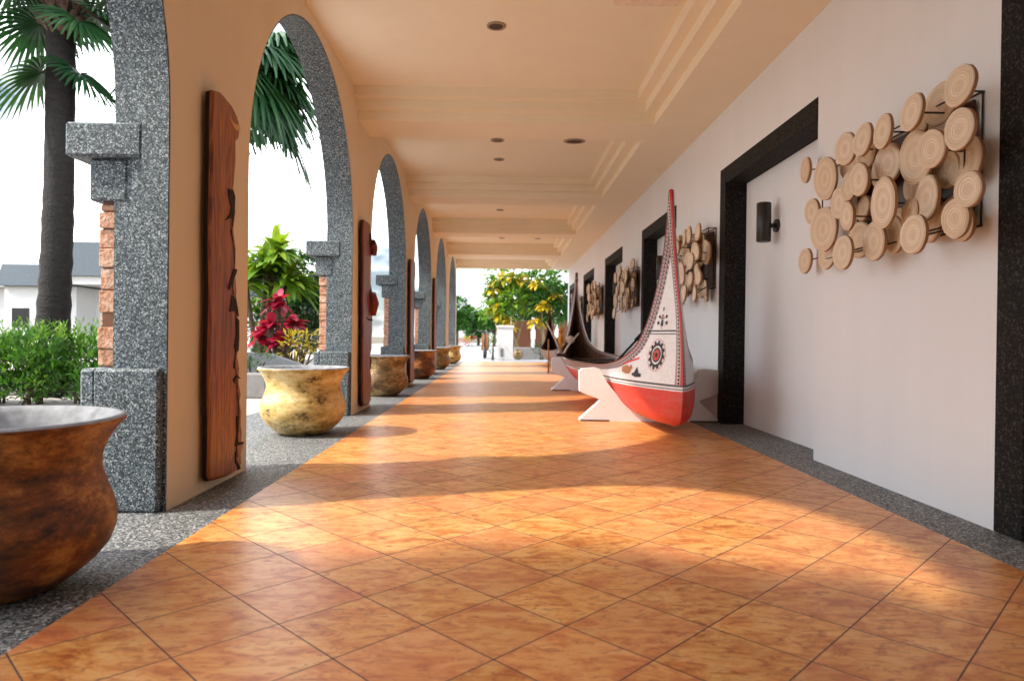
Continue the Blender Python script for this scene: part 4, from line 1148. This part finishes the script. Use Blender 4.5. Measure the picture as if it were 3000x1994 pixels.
# ------------------------------------------------------------------ villa on the left
v = thing('white_villa', (-16.5, 26, -.03), 'white villa with grey roofs behind the palm and hedge', 'building')
mb = MB(); mb.box((-18.2, 25.0, -.03), (-15.6, 30, 2.42)); obj('wall', mb, M['villa'], v)
mb = MB(); mb.prism([(24.6, 2.40), (30.4, 2.40), (30.2, 3.2), (25.0, 3.2)], -18.3, -15.4, 0, 'x'); obj('roof', mb, M['villaroof'], v)
mb = MB(); mb.box((-15.9, 26.2, -.03), (-12.2, 30, 2.55)); obj('wall', mb, M['villa'], v)
mb = MB(); mb.box((-16.35, 24.3, 2.45), (-12.0, 30.2, 2.74)); obj('fascia', mb, M['villa'], v)
mb = MB(); mb.prism([(24.1, 2.741), (30.4, 2.741), (30.2, 4.0), (24.6, 4.0)], -16.4, -11.9, 0, 'x'); obj('roof', mb, M['villaroof'], v)
for x in (-16.25, -14.15, -12.25):
    mb = MB(); mb.box((x, 24.4, -.03), (x + .3, 24.7, 2.45)); obj('porch_column', mb, M['villa'], v)
mb = MB(); mb.box((-15.0, 26.14, 0), (-14.25, 26.198, 2.05)); d = obj('door', mb, M['glassdark'], v)
mb = MB(); mb.tube([(-14.35, 26.12, 1.0), (-14.35, 26.12, 1.15)], .02, 6); obj('handle', mb, M['lightmetal'], d)
mb = MB(); mb.box((-17.9, 24.95, .9), (-17.3, 24.998, 1.6)); obj('window', mb, M['glassdark'], v)
v2 = thing('garden_pavilion', (-7.6, 17, -.03), 'small white pavilion with grey roof glimpsed through the second arch', 'building')
mb = MB(); mb.box((-8.6, 17, -.03), (-6.3, 19, 1.75)); obj('wall', mb, M['villa'], v2)
mb = MB(); mb.prism([(-9.0, 1.70), (-6.0, 1.70), (-6.3, 2.05), (-7.6, 2.75), (-8.8, 2.05)], 16.6, 19.4, 0, 'y'); obj('roof', mb, M['villaroof'], v2)
mb = MB(); mb.box((-7.2, 16.95, -.02), (-6.45, 16.998, 1.0)); obj('door', mb, plain('blue_grey_door', (.12, .2, .28), .6), v2)
v3 = thing('long_pavilion', (-26, 30, -.03), 'long pale roof and wall at the far left, behind the villa', 'building')
mb = MB(); mb.box((-40, 34, -.03), (-19.2, 40, 3.0)); obj('wall', mb, M['villa'], v3)
mb = MB(); mb.prism([(33, 2.9), (41, 2.9), (41, 3.3), (37, 4.6), (33, 3.3)], -41, -18.8, 0, 'x'); obj('roof', mb, M['cloudsteel'], v3)
for i, (z0, sag) in enumerate(((5.1, .5), (4.8, .4))):
    mb = MB(); pts = [(-30 + 20 * f / 12, 27.5, z0 - .9 + sag * (2 * f / 12 - 1) ** 2 * .6 + .35 * (1 - f / 12)) for f in range(13)]
    mb.tube(pts, .022, 5); tag(obj('overhead_cable', mb, M['cable']), ['upper thin cable crossing the sky above the white villa', 'lower thin cable crossing the sky above the white villa'][i], 'cable', 'cables above the villa')

# ------------------------------------------------------------------ world, sun, camera
az = Vector((1, .30, 0)).normalized(); EL = R(43)
sun_dir = Vector((az.x * math.cos(EL), az.y * math.cos(EL), -math.sin(EL)))
sd = bpy.data.lights.new('sun', 'SUN'); sd.energy = 2.9; sd.angle = R(1.6); sd.color = (1.0, .91, .76)
so = bpy.data.objects.new('sun', sd); COL.objects.link(so); so.rotation_euler = sun_dir.to_track_quat('-Z', 'Y').to_euler(); so.location = (-20, 0, 20)
w = bpy.data.worlds.new('World'); scene.world = w; w.use_nodes = True
nt = w.node_tree; bg = nt.nodes['Background']
sky = nt.nodes.new('ShaderNodeTexSky'); sky.sky_type = 'NISHITA'; sky.sun_disc = False; sky.sun_elevation = EL
sky.sun_rotation = math.atan2(-sun_dir.x, -sun_dir.y)
sky.air_density = 1.0; sky.dust_density = 2.0
tc = nt.nodes.new('ShaderNodeTexCoord'); mp = nt.nodes.new('ShaderNodeMapping'); mp.inputs['Scale'].default_value = (1, 1, 2.6); mp.inputs['Location'].default_value = (.35, .1, .2)
nz = nt.nodes.new('ShaderNodeTexNoise'); nz.inputs['Scale'].default_value = 1.7; nz.inputs['Detail'].default_value = 6; nz.inputs['Roughness'].default_value = .55
rp = nt.nodes.new('ShaderNodeValToRGB'); rp.color_ramp.elements[0].position = .36; rp.color_ramp.elements[1].position = .56
nt.links.new(tc.outputs['Generated'], mp.inputs[0]); nt.links.new(mp.outputs[0], nz.inputs['Vector']); nt.links.new(nz.outputs['Fac'], rp.inputs[0])
mx = nt.nodes.new('ShaderNodeMix'); mx.data_type = 'RGBA'
nt.links.new(rp.outputs[0], mx.inputs['Factor']); nt.links.new(sky.outputs[0], mx.inputs[6]); nz2 = nt.nodes.new('ShaderNodeTexNoise'); nz2.inputs['Scale'].default_value = 2.3; nz2.inputs['Detail'].default_value = 5
nt.links.new(mp.outputs[0], nz2.inputs['Vector'])
rp2 = nt.nodes.new('ShaderNodeValToRGB'); e = rp2.color_ramp.elements
e[0].position = .43; e[0].color = (.055, .072, .09, 1); e[1].position = .56; e[1].color = (1, 1.0, 1.02, 1)
nt.links.new(nz2.outputs['Fac'], rp2.inputs[0])
vm = nt.nodes.new('ShaderNodeVectorMath'); vm.operation = 'SCALE'; vm.inputs[3].default_value = 21.0
nt.links.new(rp2.outputs[0], vm.inputs[0]); nt.links.new(vm.outputs[0], mx.inputs[7])
nt.links.new(mx.outputs[2], bg.inputs[0]); bg.inputs[1].default_value = .15

cd = bpy.data.cameras.new('camera'); cam = bpy.data.objects.new('camera', cd); COL.objects.link(cam); scene.camera = cam
cd.sensor_width = 36.0; cd.lens = 36.0 * 1984 / 3000; cd.clip_end = 1000; cd.clip_start = .05
cam.matrix_world = (Matrix.Translation((0, 0, .75)) @ Matrix.Rotation(R(-.812), 4, 'Z') @ Matrix.Rotation(R(90 - .25), 4, 'X') @ Matrix.Rotation(.0125, 4, 'Z'))
cd.dof.use_dof = True; cd.dof.focus_distance = 3.6; cd.dof.aperture_fstop = 3.2
scene.view_settings.view_transform = 'Standard'; scene.view_settings.look = 'None'; scene.view_settings.exposure = 1.1; scene.view_settings.gamma = 1.0
scene.cycles.max_bounces = 12; scene.cycles.diffuse_bounces = 8; scene.cycles.use_denoising = True
